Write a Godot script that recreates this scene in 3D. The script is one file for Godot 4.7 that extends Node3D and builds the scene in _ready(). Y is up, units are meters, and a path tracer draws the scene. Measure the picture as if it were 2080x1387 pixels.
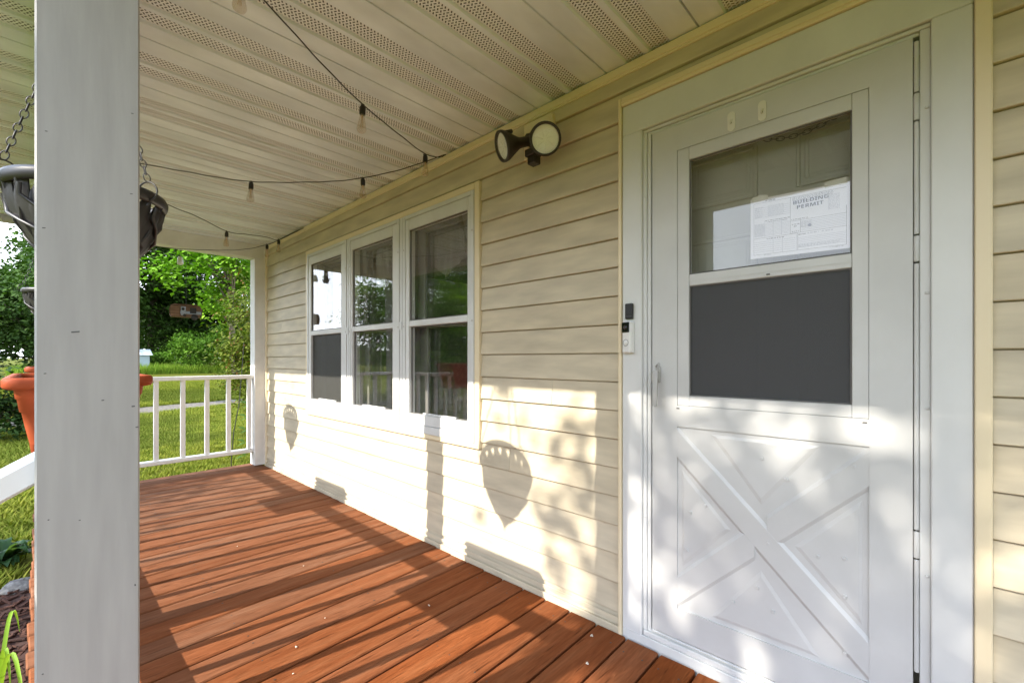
extends Node3D
# A covered porch in the evening sun. Wall along x at z = 0, porch towards +z, deck at y = 0, metres.

const H := 1.18
const GROUND := -0.5
var rng := RandomNumberGenerator.new()
var used := {}
var M := {}

# ------------------------------------------------------------------ mesh helpers
func mb() -> SurfaceTool:
	var s := SurfaceTool.new()
	s.begin(Mesh.PRIMITIVE_TRIANGLES)
	s.set_smooth_group(-1)
	return s

func tri(s: SurfaceTool, a: Vector3, b: Vector3, c: Vector3) -> void: # counter-clockwise seen from the front
	s.add_vertex(a); s.add_vertex(c); s.add_vertex(b)

func quad(s: SurfaceTool, a: Vector3, b: Vector3, c: Vector3, d: Vector3) -> void:
	tri(s, a, b, c); tri(s, a, c, d)

func face(s: SurfaceTool, pts: Array, inside: Vector3) -> void: # convex face turned away from «inside»
	var n: Vector3 = (pts[1] - pts[0]).cross(pts[2] - pts[0])
	var flip: bool = n.dot(pts[0] - inside) < 0.0
	for i in range(1, pts.size() - 1):
		if flip: tri(s, pts[0], pts[i + 1], pts[i])
		else: tri(s, pts[0], pts[i], pts[i + 1])

func bx(s: SurfaceTool, c: Vector3, size: Vector3, b := 0.0, q := Basis()) -> void: # box with chamfered edges
	var h := size / 2.0
	var p := func(sx: int, sy: int, sz: int, k: int) -> Vector3:
		var v := Vector3(sx * h.x, sy * h.y, sz * h.z)
		for a in 3:
			if a != k: v[a] -= [sx, sy, sz][a] * b
		return c + q * v
	for s1 in [-1, 1]:
		face(s, [p.call(s1, -1, -1, 0), p.call(s1, 1, -1, 0), p.call(s1, 1, 1, 0), p.call(s1, -1, 1, 0)], c)
		face(s, [p.call(-1, s1, -1, 1), p.call(1, s1, -1, 1), p.call(1, s1, 1, 1), p.call(-1, s1, 1, 1)], c)
		face(s, [p.call(-1, -1, s1, 2), p.call(1, -1, s1, 2), p.call(1, 1, s1, 2), p.call(-1, 1, s1, 2)], c)
	if b <= 0.0: return
	for s1 in [-1, 1]:
		for s2 in [-1, 1]:
			face(s, [p.call(s1, s2, -1, 0), p.call(s1, s2, 1, 0), p.call(s1, s2, 1, 1), p.call(s1, s2, -1, 1)], c)
			face(s, [p.call(s1, -1, s2, 0), p.call(s1, 1, s2, 0), p.call(s1, 1, s2, 2), p.call(s1, -1, s2, 2)], c)
			face(s, [p.call(-1, s1, s2, 1), p.call(1, s1, s2, 1), p.call(1, s1, s2, 2), p.call(-1, s1, s2, 2)], c)
			for s3 in [-1, 1]:
				face(s, [p.call(s1, s2, s3, 0), p.call(s1, s2, s3, 1), p.call(s1, s2, s3, 2)], c)

func span(s: SurfaceTool, x0: float, x1: float, y0: float, y1: float, z0: float, z1: float, b := 0.0) -> void:
	bx(s, Vector3((x0 + x1) / 2, (y0 + y1) / 2, (z0 + z1) / 2), Vector3(absf(x1 - x0), absf(y1 - y0), absf(z1 - z0)), b)

func extrude(s: SurfaceTool, loop: PackedVector2Array, o: Vector3, xd: Vector3, yd: Vector3, length: float) -> void: # loop counter-clockwise
	var w := xd.cross(yd) * length
	var n := loop.size()
	for i in n:
		var a := o + xd * loop[i].x + yd * loop[i].y
		var b := o + xd * loop[(i + 1) % n].x + yd * loop[(i + 1) % n].y
		quad(s, a, b, b + w, a + w)
	var t := Geometry2D.triangulate_polygon(loop)
	for k in range(0, t.size(), 3):
		var v := []
		for j in 3: v.append(o + xd * loop[t[k + j]].x + yd * loop[t[k + j]].y)
		var area := (loop[t[k + 1]] - loop[t[k]]).cross(loop[t[k + 2]] - loop[t[k]])
		if area < 0: v = [v[0], v[2], v[1]]
		tri(s, v[0] + w, v[1] + w, v[2] + w)
		tri(s, v[0], v[2], v[1])

func frustum(s: SurfaceTool, base: Array, top: Array) -> void: # convex base and top of the same count
	var c := Vector3.ZERO
	for v in base: c += v
	for v in top: c += v
	c /= base.size() * 2.0
	face(s, top, c)
	for i in base.size():
		var j := (i + 1) % base.size()
		face(s, [base[i], base[j], top[j], top[i]], c)

func tube(s: SurfaceTool, pts: Array, r0: float, r1 := -1.0, sides := 6, closed := false) -> void:
	if r1 < 0: r1 = r0
	s.set_smooth_group(0)
	var rings := []
	var n := pts.size()
	var u := Vector3.ZERO
	for i in n:
		var d: Vector3
		if closed: d = pts[(i + 1) % n] - pts[(i - 1 + n) % n]
		else: d = pts[mini(i + 1, n - 1)] - pts[maxi(i - 1, 0)]
		d = d.normalized()
		if u == Vector3.ZERO: u = d.cross(Vector3.UP if absf(d.y) < 0.9 else Vector3.RIGHT).normalized()
		u = (u - d * u.dot(d)).normalized()
		var v := d.cross(u)
		var r := lerpf(r0, r1, float(i) / maxf(1, n - 1))
		var ring := []
		for k in sides:
			var a := TAU * k / sides
			ring.append(pts[i] + (u * cos(a) + v * sin(a)) * r)
		rings.append(ring)
	for i in (n if closed else n - 1):
		var A: Array = rings[i]
		var B: Array = rings[(i + 1) % n]
		for k in sides:
			var k2 := (k + 1) % sides
			quad(s, A[k], A[k2], B[k2], B[k])
	s.set_smooth_group(-1)
	if not closed:
		for k in range(1, sides - 1):
			tri(s, rings[0][0], rings[0][k + 1], rings[0][k])
			tri(s, rings[n - 1][0], rings[n - 1][k], rings[n - 1][k + 1])

func lathe(s: SurfaceTool, prof: Array, segs: int, t := Transform3D(), smooth := true) -> void: # Vector2(radius, height) going up, seen from outside
	s.set_smooth_group(0 if smooth else -1)
	for i in prof.size() - 1:
		for k in segs:
			var a := TAU * k / segs
			var b := TAU * (k + 1) / segs
			var f := func(p: Vector2, g: float) -> Vector3: return t * Vector3(p.x * cos(g), p.y, -p.x * sin(g))
			var p0: Vector3 = f.call(prof[i], a)
			var p1: Vector3 = f.call(prof[i], b)
			var p2: Vector3 = f.call(prof[i + 1], b)
			var p3: Vector3 = f.call(prof[i + 1], a)
			if prof[i].x < 1e-6: tri(s, p0, p2, p3)
			elif prof[i + 1].x < 1e-6: tri(s, p0, p1, p2)
			else: quad(s, p0, p1, p2, p3)
	s.set_smooth_group(-1)

func ring_torus(s: SurfaceTool, t: Transform3D, R: float, r: float, n := 20, sides := 6, stretch := 1.0) -> void:
	var pts := []
	for i in n:
		var a := TAU * i / n
		pts.append(t * Vector3(cos(a) * R, sin(a) * R * stretch, 0))
	tube(s, pts, r, r, sides, true)

func ellipsoid(s: SurfaceTool, c: Vector3, r: Vector3, q := Basis(), segs := 10, rings := 6) -> void:
	var prof := []
	for i in rings + 1:
		var a := -PI / 2 + PI * i / rings
		prof.append(Vector2(maxf(0.0, cos(a)) if i > 0 and i < rings else 0.0, sin(a)))
	lathe(s, prof, segs, Transform3D(q * Basis.from_scale(r), c))

# ------------------------------------------------------------------ scene helpers
func numbered(parent: Node, called: String) -> String:
	var key := str(parent.get_instance_id()) + called
	var n: int = used.get(key, 0)
	used[key] = n + 1
	return called if n == 0 else "%s_%03d" % [called, n]

func put(called: String, o: Node, parent: Node = null) -> Node:
	if parent == null: parent = self
	o.name = numbered(parent, called)
	parent.add_child(o, true)
	return o

func mesh_of(st: SurfaceTool, m: Material) -> ArrayMesh:
	st.generate_normals()
	var me := st.commit()
	me.surface_set_material(0, m)
	return me

func obj(called: String, st: SurfaceTool, m: Material, parent: Node = null) -> MeshInstance3D:
	var o := MeshInstance3D.new()
	o.mesh = mesh_of(st, m)
	put(called, o, parent)
	return o

func inst(called: String, me: Mesh, at: Transform3D, parent: Node = null) -> MeshInstance3D:
	var o := MeshInstance3D.new()
	o.mesh = me
	o.transform = at
	put(called, o, parent)
	return o

func tag(o: Node, label: String, category := "", group := "", kind := "") -> Node:
	if label: o.set_meta("label", label)
	if category: o.set_meta("category", category)
	if group: o.set_meta("group", group)
	if kind: o.set_meta("kind", kind)
	return o

func thing(called: String, label: String, category: String, at := Vector3.ZERO, group := "") -> Node3D:
	var o := Node3D.new()
	put(called, o)
	o.position = at
	tag(o, label, category, group)
	return o

func lin(r: float, g: float, b: float, a := 1.0) -> Color:
	var c := Color(r, g, b).linear_to_srgb()
	c.a = a
	return c

func mat(c: Color, rough := 0.6, spec := 0.5) -> StandardMaterial3D:
	var m := StandardMaterial3D.new()
	m.albedo_color = c
	m.roughness = rough
	m.metallic_specular = spec
	return m

func noise_img(w: int, h: int, freq: float, sd: int, oct := 4) -> Image:
	var n := FastNoiseLite.new()
	n.noise_type = FastNoiseLite.TYPE_SIMPLEX_SMOOTH
	n.frequency = freq
	n.seed = sd
	n.fractal_octaves = oct
	return n.get_seamless_image(w, h)

func tex(im: Image) -> ImageTexture:
	return ImageTexture.create_from_image(im)

func world_map(m: StandardMaterial3D, scale: Vector3) -> void:
	m.uv1_triplanar = true
	m.uv1_world_triplanar = true
	m.uv1_scale = scale
	m.uv1_triplanar_sharpness = 8.0

func normal_from(im: Image, strength: float) -> ImageTexture:
	var c: Image = im.duplicate()
	c.convert(Image.FORMAT_RGBA8)
	c.bump_map_to_normal_map(strength)
	return tex(c)

func mottled(w: int, h: int, freq: float, sd: int, lo: float, hi: float, oct := 4) -> Image: # grey tones round 1, for a tint
	var a := noise_img(w, h, freq, sd, oct)
	var out := Image.create(w, h, false, Image.FORMAT_RGB8)
	for y in h:
		for x in w:
			var v := lerpf(lo, hi, a.get_pixel(x, y).r)
			out.set_pixel(x, y, Color(v, v, v))
	return out

# ------------------------------------------------------------------ materials
func wood_images() -> Array:
	var w := 768
	var h := 512
	var fine := noise_img(w, h, 0.09, 11, 3)
	var broad := noise_img(w, h, 0.016, 12, 3)
	var streak := noise_img(w, h, 0.05, 13, 2)
	var col := Image.create(w, h, false, Image.FORMAT_RGB8)
	var hei := Image.create(w, h, false, Image.FORMAT_RGB8)
	for y in h:
		for x in w:
			var f := fine.get_pixel(x, y).r
			var b := broad.get_pixel(x, y).r
			var k := streak.get_pixel(x, y).r
			var v := 0.74 + 0.10 * b + 0.13 * (f - 0.5)
			var crack := clampf((0.24 - k) * 7.0, 0.0, 1.0)
			var worn := clampf((b - 0.55) * 2.6, 0.0, 1.0)
			var c := Color(v, v * (0.94 + 0.06 * b), v * (0.9 + 0.1 * b)).lerp(Color(v * 0.98, v * 1.04, v * 1.1), worn * 0.4)
			c = c * (1.0 - 0.22 * crack)
			col.set_pixel(x, y, c)
			var g := clampf(0.5 + 0.5 * (f - 0.5) - 0.4 * crack, 0, 1)
			hei.set_pixel(x, y, Color(g, g, g))
	return [col, hei]

func make_materials() -> void:
	var wi := wood_images()
	var wcol := tex(wi[0])
	var wnor := normal_from(wi[1], 3.0)
	# eight tones of the same stain, worn at the far end and fresh by the door
	var tones := []
	for k in 10:
		var t := k / 9.0
		var m := mat(Color(0.5, 0.3, 0.2), 0.75, 0.12)
		var shift: float = [0.0, 0.10, -0.06, 0.05, -0.12, 0.08, -0.02, 0.12, -0.08, 0.03][k]
		var c := Color(0.335, 0.170, 0.102).lerp(Color(0.38, 0.110, 0.028), t)
		c = c * (0.95 + 0.9 * shift)
		m.albedo_color = lin(c.r, c.g, c.b)
		m.albedo_texture = wcol
		m.normal_enabled = true
		m.normal_texture = wnor
		m.normal_scale = 0.5
		world_map(m, Vector3(1.0 / 0.8, 1.0 / 0.8, 1.0 / 7.0))
		m.uv1_offset = Vector3(0.37 * k, 0.2 * k, 0.61 * k)
		tones.append(m)
	M.deck = tones
	M.deck_dark = mat(lin(0.16, 0.06, 0.03), 0.8)

	var mot := tex(mottled(256, 256, 0.02, 21, 0.86, 1.0, 5))
	var emb := noise_img(512, 512, 0.03, 22, 4)
	var embn := normal_from(emb, 2.0)
	var sid := []
	for k in 4:
		var m := mat(lin(0.66, 0.585 - 0.004 * k, 0.44 - 0.008 * k), 0.5, 0.3)
		m.albedo_texture = mot
		m.normal_enabled = true
		m.normal_texture = embn
		m.normal_scale = 0.12
		world_map(m, Vector3(0.45, 2.2, 2.2))
		m.uv1_offset = Vector3(0.13 * k, 0.29 * k, 0)
		sid.append(m)
	M.siding = sid
	M.cream = mat(lin(0.76, 0.65, 0.45), 0.4)
	M.white = mat(lin(0.70, 0.71, 0.705), 0.4)
	M.white.albedo_texture = tex(mottled(256, 256, 0.012, 31, 0.93, 1.0, 5))
	world_map(M.white, Vector3(0.9, 0.5, 0.9))
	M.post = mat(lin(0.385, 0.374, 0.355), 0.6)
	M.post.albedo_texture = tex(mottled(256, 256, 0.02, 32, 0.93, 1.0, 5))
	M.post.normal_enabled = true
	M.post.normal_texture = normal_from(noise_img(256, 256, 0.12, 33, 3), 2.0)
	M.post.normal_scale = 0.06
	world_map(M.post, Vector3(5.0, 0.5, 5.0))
	M.door = mat(lin(0.62, 0.625, 0.62), 0.4)
	M.door.albedo_texture = M.white.albedo_texture
	world_map(M.door, Vector3(0.7, 0.7, 0.7))
	M.soffit = mat(lin(0.90, 0.94, 0.97), 0.5)
	M.soffit.albedo_texture = mot
	world_map(M.soffit, Vector3(0.7, 0.7, 0.35))
	M.cavity = mat(lin(0.08, 0.075, 0.07), 0.9)
	M.rail = mat(lin(0.80, 0.79, 0.775), 0.55)
	M.rail.albedo_texture = M.post.albedo_texture
	world_map(M.rail, Vector3(2.0, 0.9, 0.9))
	M.black = mat(lin(0.010, 0.009, 0.008), 0.45)
	M.bronze = mat(lin(0.035, 0.026, 0.02), 0.5)
	M.iron = mat(lin(0.03, 0.028, 0.03), 0.42)
	M.coco = mat(lin(0.22, 0.12, 0.06), 1.0)
	M.coco.albedo_texture = tex(mottled(128, 128, 0.09, 41, 0.25, 1.0, 3))
	world_map(M.coco, Vector3(8, 8, 8))
	M.terra = mat(lin(0.37, 0.075, 0.028), 0.55, 0.25)
	M.terra.albedo_texture = tex(mottled(128, 128, 0.03, 42, 0.85, 1.0, 4))
	world_map(M.terra, Vector3(2, 2, 2))
	M.soil = mat(lin(0.03, 0.02, 0.014), 1.0)
	M.seam = mat(lin(0.12, 0.115, 0.11), 0.8)
	M.screw = mat(lin(0.5, 0.49, 0.46), 0.4)
	M.screw.metallic = 0.6
	M.glass = mat(Color(0.9, 0.95, 0.93, 0.004), 0.02, 0.5)
	M.glass.transparency = BaseMaterial3D.TRANSPARENCY_ALPHA
	M.bulb = mat(Color(0.80, 0.66, 0.48, 0.22), 0.03, 0.5)
	M.bulb.transparency = BaseMaterial3D.TRANSPARENCY_ALPHA
	M.screen = mat(lin(0.062, 0.064, 0.068, 0.74), 0.6)
	M.screen.transparency = BaseMaterial3D.TRANSPARENCY_ALPHA
	M.screen_light = mat(lin(0.05, 0.05, 0.045, 0.72), 0.6)
	M.screen_light.transparency = BaseMaterial3D.TRANSPARENCY_ALPHA
	M.inner_door = mat(lin(0.30, 0.30, 0.235), 0.5)
	M.room = mat(lin(0.045, 0.042, 0.04), 0.9)
	M.curtain = mat(lin(0.14, 0.14, 0.135, 0.85), 0.9)
	M.curtain.backlight_enabled = true
	M.curtain.backlight = Color(0.2, 0.2, 0.19)
	M.wood_frame = mat(lin(0.17, 0.165, 0.15), 0.5)
	M.lens = mat(lin(0.86, 0.86, 0.86), 0.15)
	M.lens.clearcoat_enabled = true
	M.lens.clearcoat = 1.0
	M.lens_clear = mat(Color(0.95, 0.95, 0.92, 0.12), 0.05, 0.5)
	M.lens_clear.transparency = BaseMaterial3D.TRANSPARENCY_ALPHA
	M.clear_plastic = mat(lin(0.74, 0.73, 0.69), 0.18)
	M.tape = mat(Color(0.9, 0.9, 0.86, 0.35), 0.3)
	M.tape.transparency = BaseMaterial3D.TRANSPARENCY_ALPHA
	M.grey_metal = mat(lin(0.40, 0.39, 0.37), 0.32)
	M.grey_metal.metallic = 0.25
	M.shingle = mat(lin(0.09, 0.085, 0.08), 0.95)
	M.bark = mat(lin(0.10, 0.075, 0.055), 0.95)
	M.stone = mat(lin(0.30, 0.29, 0.27), 0.85)
	M.stone.albedo_texture = tex(mottled(128, 128, 0.05, 51, 0.55, 1.0, 4))
	world_map(M.stone, Vector3(4, 4, 4))
	# perforated soffit strip: slanted slots, cut through
	var v := Image.create(64, 64, false, Image.FORMAT_RGBA8)
	v.fill(Color(0.97, 0.95, 0.93, 1))
	for cy in 2:
		for cx in 2:
			var o := Vector2(16 + 32 * cx, 16 + 32 * cy)
			var dirv := Vector2(1, 0.55 if cx == 0 else -0.55).normalized()
			for y in 64:
				for x in 64:
					for wx in [-64, 0, 64]:
						var d := Vector2(x + wx, y) - o - Vector2(0, 8 if cx == 0 else -8)
						if absf(d.dot(dirv)) < 12.0 and absf(d.cross(dirv)) < 5.4: v.set_pixel(x, y, Color(0.3, 0.28, 0.25, 0))
	M.vent = mat(M.soffit.albedo_color, 0.5)
	M.vent.albedo_texture = tex(v)
	M.vent.transparency = BaseMaterial3D.TRANSPARENCY_ALPHA_SCISSOR
	M.vent.alpha_scissor_threshold = 0.5

# ------------------------------------------------------------------ house
func build_house() -> void:
	var house := thing("house", "cream house with lap siding, triple window and white storm door along the porch", "house", Vector3(0, 0, 0))
	# sheathing with openings: triple window x -4.28..-1.94 y 0.70..2.15, door x -0.87..-0.02 y 0.05..2.14
	var s := mb()
	for a in [[-5.45, -4.28, -0.5, 2.5], [-4.28, -1.94, -0.5, 0.70], [-4.28, -1.94, 2.15, 2.5], [-1.94, -0.87, -0.5, 2.5], [-0.87, -0.02, 2.14, 2.5], [-0.87, -0.02, -0.5, 0.05], [-0.02, 3.5, -0.5, 2.5]]:
		span(s, a[0], a[1], a[2], a[3], -0.14, -0.003)
	span(s, -5.45, -5.31, -0.5, 2.5, -6.0, -0.1405)
	span(s, 3.36, 3.5, -0.5, 2.5, -6.0, -0.1405)
	span(s, -5.3095, 3.3595, -0.5, 2.5, -6.0, -5.86)
	var wall := obj("wall", s, M.siding[0], house)
	# siding courses
	var e := 0.1262
	var courses := []
	for k in range(-1, 19): courses.append(0.198 + e * (k - 1))
	var piece := func(x0: float, x1: float, y0: float, ya: float, yb: float, i: int) -> void:
		if yb - ya < 0.006 or x1 - x0 < 0.01: return
		var st := mb()
		var zf := func(y: float) -> float: return lerpf(0.0175, 0.0045, (y - y0) / e)
		var loop := PackedVector2Array()
		loop.append(Vector2(-0.0025, ya))
		if ya - y0 < 0.003:
			loop.append(Vector2(0.0155, ya)); loop.append(Vector2(0.0177, ya + 0.0022)); loop.append(Vector2(0.0177, ya + 0.006))
		else: loop.append(Vector2(zf.call(ya), ya))
		var yc: float = yb - (0.0042 if yb - y0 > e - 0.002 else 0.0)
		loop.append(Vector2(zf.call(yc), yc)); loop.append(Vector2(-0.0025, yc))
		extrude(st, loop, Vector3(x1, 0, 0), Vector3(0, 0, 1), Vector3(0, 1, 0), x1 - x0)
		obj("siding_board", st, M.siding[i % 4], wall)
	var joints := {3: -2.9, 5: -1.66, 8: -1.37, 4: -3.6, 17: -3.1, 12: -5.0}
	for i in courses.size():
		var y0: float = courses[i]
		var y1 := minf(y0 + e, 2.42)
		if y0 > 2.41: continue
		var runs := [[-5.43, -4.327, 0], [-4.327, -1.885, 1], [-1.885, -0.990, 0], [-0.990, 0.118, 2], [0.118, 3.5, 0]]
		var merged := []
		for r in runs:
			var parts := [[y0, y1]]
			if r[2] == 1: parts = [[y0, minf(y1, 0.662)], [maxf(y0, 2.206), y1]]
			if r[2] == 2: parts = [[y0, minf(y1, -0.02)], [maxf(y0, 2.306), y1]]
			for q in parts:
				if q[1] - q[0] < 0.006: continue
				if merged.size() and merged[-1][1] == r[0] and merged[-1][2] == q[0] and merged[-1][3] == q[1]: merged[-1][1] = r[1]
				else: merged.append([r[0], r[1], q[0], q[1]])
		for m in merged:
			if joints.has(i) and joints[i] > m[0] + 0.05 and joints[i] < m[1] - 0.05:
				piece.call(m[0], joints[i] - 0.0008, y0, m[2], m[3], i)
				piece.call(joints[i] + 0.0008, m[1], y0, m[2], m[3], i + 1)
			else: piece.call(m[0], m[1], y0, m[2], m[3], i)
	# starter strip, corner trim, top moulding
	s = mb()
	span(s, -5.43, -0.978, -0.03, 0.018, 0.016, 0.030, 0.003)
	span(s, 0.086, 3.5, -0.03, 0.018, 0.016, 0.030, 0.003)
	span(s, -5.43, -0.99, 0.030, 0.052, 0.0158, 0.0195, 0.002)
	obj("starter_strip", s, M.siding[1], wall)
	s = mb()
	span(s, -5.475, -5.425, -0.3, 2.42, -0.02, 0.026, 0.004)
	obj("corner_trim", s, M.cream, house)
	s = mb()
	span(s, -5.44, 3.5, 2.418, 2.452, 0.006, 0.024, 0.003)
	span(s, -5.44, 3.5, 2.408, 2.4195, 0.006, 0.019, 0.002)
	obj("top_moulding", s, M.cream, house)
	# the rooms behind the glass
	s = mb()
	span(s, -5.3, 3.35, -0.03, 0.0, -5.85, -0.1415)
	span(s, -5.3, 3.35, 2.36, 2.40, -5.85, -0.1415)
	span(s, -5.3, 3.35, 0.001, 2.359, -3.6, -3.5)
	span(s, -1.45, -1.35, 0.001, 2.359, -3.499, -0.1415)
	obj("room", s, M.room, house)
	# roof over the house, above the porch roof
	s = mb()
	frustum(s, [Vector3(-5.9, 2.72, 0.6), Vector3(3.9, 2.72, 0.6), Vector3(3.9, 2.72, -6.6), Vector3(-5.9, 2.72, -6.6)], [Vector3(-5.9, 4.6, -2.95), Vector3(3.9, 4.6, -2.95), Vector3(3.9, 4.6, -3.05), Vector3(-5.9, 4.6, -3.05)])
	span(s, -5.5, 3.55, 2.5005, 2.719, -6.2, 0.3)
	obj("roof", s, M.shingle, house)
	build_windows(house)
	build_door(house)

func build_windows(house: Node3D) -> void:
	# cream channel round the triple window
	var s := mb()
	span(s, -4.327, -4.290, 0.662, 2.206, 0.0, 0.030, 0.003)
	span(s, -1.928, -1.887, 0.662, 2.206, 0.0, 0.030, 0.003)
	span(s, -4.2895, -1.9285, 2.166, 2.206, 0.0, 0.0295, 0.003)
	span(s, -4.2895, -1.9285, 0.662, 0.692, 0.0, 0.0295, 0.003)
	obj("window_channel", s, M.cream, house)
	var spec := [[-4.288, -3.500, -4.205, -3.598, "left window of the three, with an insect screen in its lower half"], [-3.452, -2.712, -3.402, -2.802, "middle window of the three, curtain behind the upper pane"], [-2.664, -1.930, -2.594, -1.988, "right window of the three, next to the wide stretch of siding"]]
	for w in 3:
		var a: Array = spec[w]
		var x0: float = a[0]
		var x1: float = a[1]
		var g0: float = a[2]
		var g1: float = a[3]
		var yb := 0.694
		var yt := 2.164
		var gb := 0.812
		var gt := 2.062
		s = mb() # outer frame ring
		var rw := 0.026
		span(s, x0, x0 + rw, yb, yt, -0.05, 0.034, 0.002)
		span(s, x1 - rw, x1, yb, yt, -0.05, 0.034, 0.002)
		span(s, x0 + rw + 0.0004, x1 - rw - 0.0004, yt - rw, yt, -0.05, 0.0335, 0.002)
		span(s, x0 + rw + 0.0004, x1 - rw - 0.0004, yb, yb + 0.05, -0.05, 0.0335, 0.002)
		var win := obj("window", s, M.white, house)
		tag(win, a[4])
		s = mb() # storm sash set in the ring, a hair behind it
		var i0 := x0 + rw + 0.0022
		var i1 := x1 - rw - 0.0022
		var j0 := yb + 0.0522
		var j1 := yt - rw - 0.0022
		span(s, i0, g0, j0, j1, -0.02, 0.030, 0.002)
		span(s, g1, i1, j0, j1, -0.02, 0.030, 0.002)
		span(s, g0 + 0.0003, g1 - 0.0003, gt, j1, -0.02, 0.0297, 0.002)
		span(s, g0 + 0.0003, g1 - 0.0003, j0, gb, -0.02, 0.0297, 0.002)
		obj("storm_sash", s, M.white, win)
		s = mb()
		span(s, g0 + 0.0005, g1 - 0.0005, 1.402, 1.442, 0.004, 0.0285, 0.003)
		obj("meeting_rail", s, M.white, win)
		s = mb() # dark spline round each light
		for q in [[1.442, gt], [gb, 1.402]]:
			var t := 0.006
			var zz := 0.021 if q[0] > 1.0 else 0.012
			span(s, g0 + 0.0006, g0 + t, q[0] + 0.0004, q[1] - 0.0004, zz - 0.008, zz)
			span(s, g1 - t, g1 - 0.0006, q[0] + 0.0004, q[1] - 0.0004, zz - 0.008, zz)
			span(s, g0 + t, g1 - t, q[1] - t, q[1] - 0.0004, zz - 0.008, zz)
			span(s, g0 + t, g1 - t, q[0] + 0.0004, q[0] + t, zz - 0.008, zz)
		obj("glazing_strip", s, M.seam, win)
		s = mb()
		span(s, g0 + 0.001, g1 - 0.001, 1.443, gt - 0.001, 0.0155, 0.0175)
		obj("upper_pane", s, M.glass, win)
		s = mb()
		span(s, g0 + 0.001, g1 - 0.001, gb + 0.001, 1.401, 0.0065, 0.0085)
		obj("lower_pane" if w > 0 else "insect_screen", s, M.glass if w > 0 else M.screen_light, win)
		# wooden sash behind
		s = mb()
		for q in [[1.40, 2.10, -0.078], [0.74, 1.44, -0.102]]:
			var z0: float = q[2]
			span(s, x0 + 0.03, g0 + 0.05, q[0], q[1], z0 - 0.012, z0 + 0.012, 0.002)
			span(s, g1 - 0.045, x1 - 0.03, q[0], q[1], z0 - 0.012, z0 + 0.012, 0.002)
			span(s, g0 + 0.0505, g1 - 0.0455, q[1] - 0.045, q[1], z0 - 0.0115, z0 + 0.0115, 0.002)
			span(s, g0 + 0.0505, g1 - 0.0455, q[0], q[0] + 0.055, z0 - 0.0115, z0 + 0.0115, 0.002)
		span(s, x0 + 0.002, x0 + 0.028, yb + 0.02, yt - 0.01, -0.13, -0.052)
		span(s, x1 - 0.028, x1 - 0.002, yb + 0.02, yt - 0.01, -0.13, -0.052)
		span(s, x0 + 0.029, x1 - 0.029, yb, yb + 0.046, -0.14, -0.0505)
		obj("inner_sash", s, M.wood_frame, win)
		s = mb()
		span(s, g0 + 0.051, g1 - 0.046, 1.456, 2.054, -0.080, -0.077)
		span(s, g0 + 0.051, g1 - 0.046, 0.796, 1.394, -0.104, -0.101)
		obj("inner_pane", s, M.glass, win)
		if w > 0: # a scalloped valance inside
			s = mb()
			s.set_smooth_group(0)
			var nn := 60
			var prev := []
			for i in nn + 1:
				var t := float(i) / nn
				var x := lerpf(g0 - 0.02, g1 + 0.02, t)
				var z := -0.17 + 0.018 * sin(t * 52.0) + 0.008 * sin(t * 23.0)
				var drop := 1.74 + 0.11 * absf(cos(t * PI * 1.5 + 0.3))
				var col := [Vector3(x, 2.12, z * 0.97), Vector3(x, lerpf(2.12, drop, 0.5), z), Vector3(x, drop, z - 0.01 * sin(t * 52.0))]
				if i:
					for k in 2:
						quad(s, prev[k + 1], col[k + 1], col[k], prev[k])
						quad(s, prev[k + 1] - Vector3(0, 0, 0.002), prev[k] - Vector3(0, 0, 0.002), col[k] - Vector3(0, 0, 0.002), col[k + 1] - Vector3(0, 0, 0.002))
				prev = col
			obj("curtain", s, M.curtain, win)
		# sash clips and screws
		for p in [[x0 + 0.012, 1.93], [x1 - 0.012, 1.93], [x0 + 0.012, 0.93], [x1 - 0.012, 0.93], [x0 + 0.012, 1.405], [x1 - 0.012, 1.405]]:
			s = mb()
			lathe(s, [Vector2(0.0062, 0), Vector2(0.0055, 0.0022), Vector2(0.003, 0.0034), Vector2(0, 0.0036)], 8, Transform3D(Basis(Vector3.RIGHT, PI / 2), Vector3(p[0], p[1], 0.034)))
			obj("screw", s, M.screw, win)
		s = mb()
		span(s, g0 + 0.15, g1 - 0.12, gb + 0.0012, gb + 0.014, 0.0095, 0.024, 0.002)
		obj("lift_rail", s, M.white, win)
	# mullion covers
	for m in [[-3.4995, -3.4525], [-2.7115, -2.6645]]:
		s = mb()
		span(s, m[0], m[1], 0.694, 2.164, -0.10, 0.027, 0.002)
		span(s, m[0] + 0.012, m[1] - 0.012, 0.694, 2.164, 0.0272, 0.031, 0.0015)
		span(s, m[0] + 0.008, m[1] - 0.012, 1.385, 1.44, 0.0312, 0.037, 0.001)
		obj("mullion", s, M.white, house)

func tri_panel(s: SurfaceTool, p: Array, zb: float, zt: float, grow: float) -> void: # raised field with sloped edges
	var c: Vector2 = (p[0] + p[1] + p[2]) / 3.0
	var base := []
	var top := []
	for q in p:
		var d: Vector2 = c - q
		base.append(Vector3(q.x, q.y, zb))
		var t: Vector2 = q + d * grow
		top.append(Vector3(t.x, t.y, zt))
	frustum(s, base, top)

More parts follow.
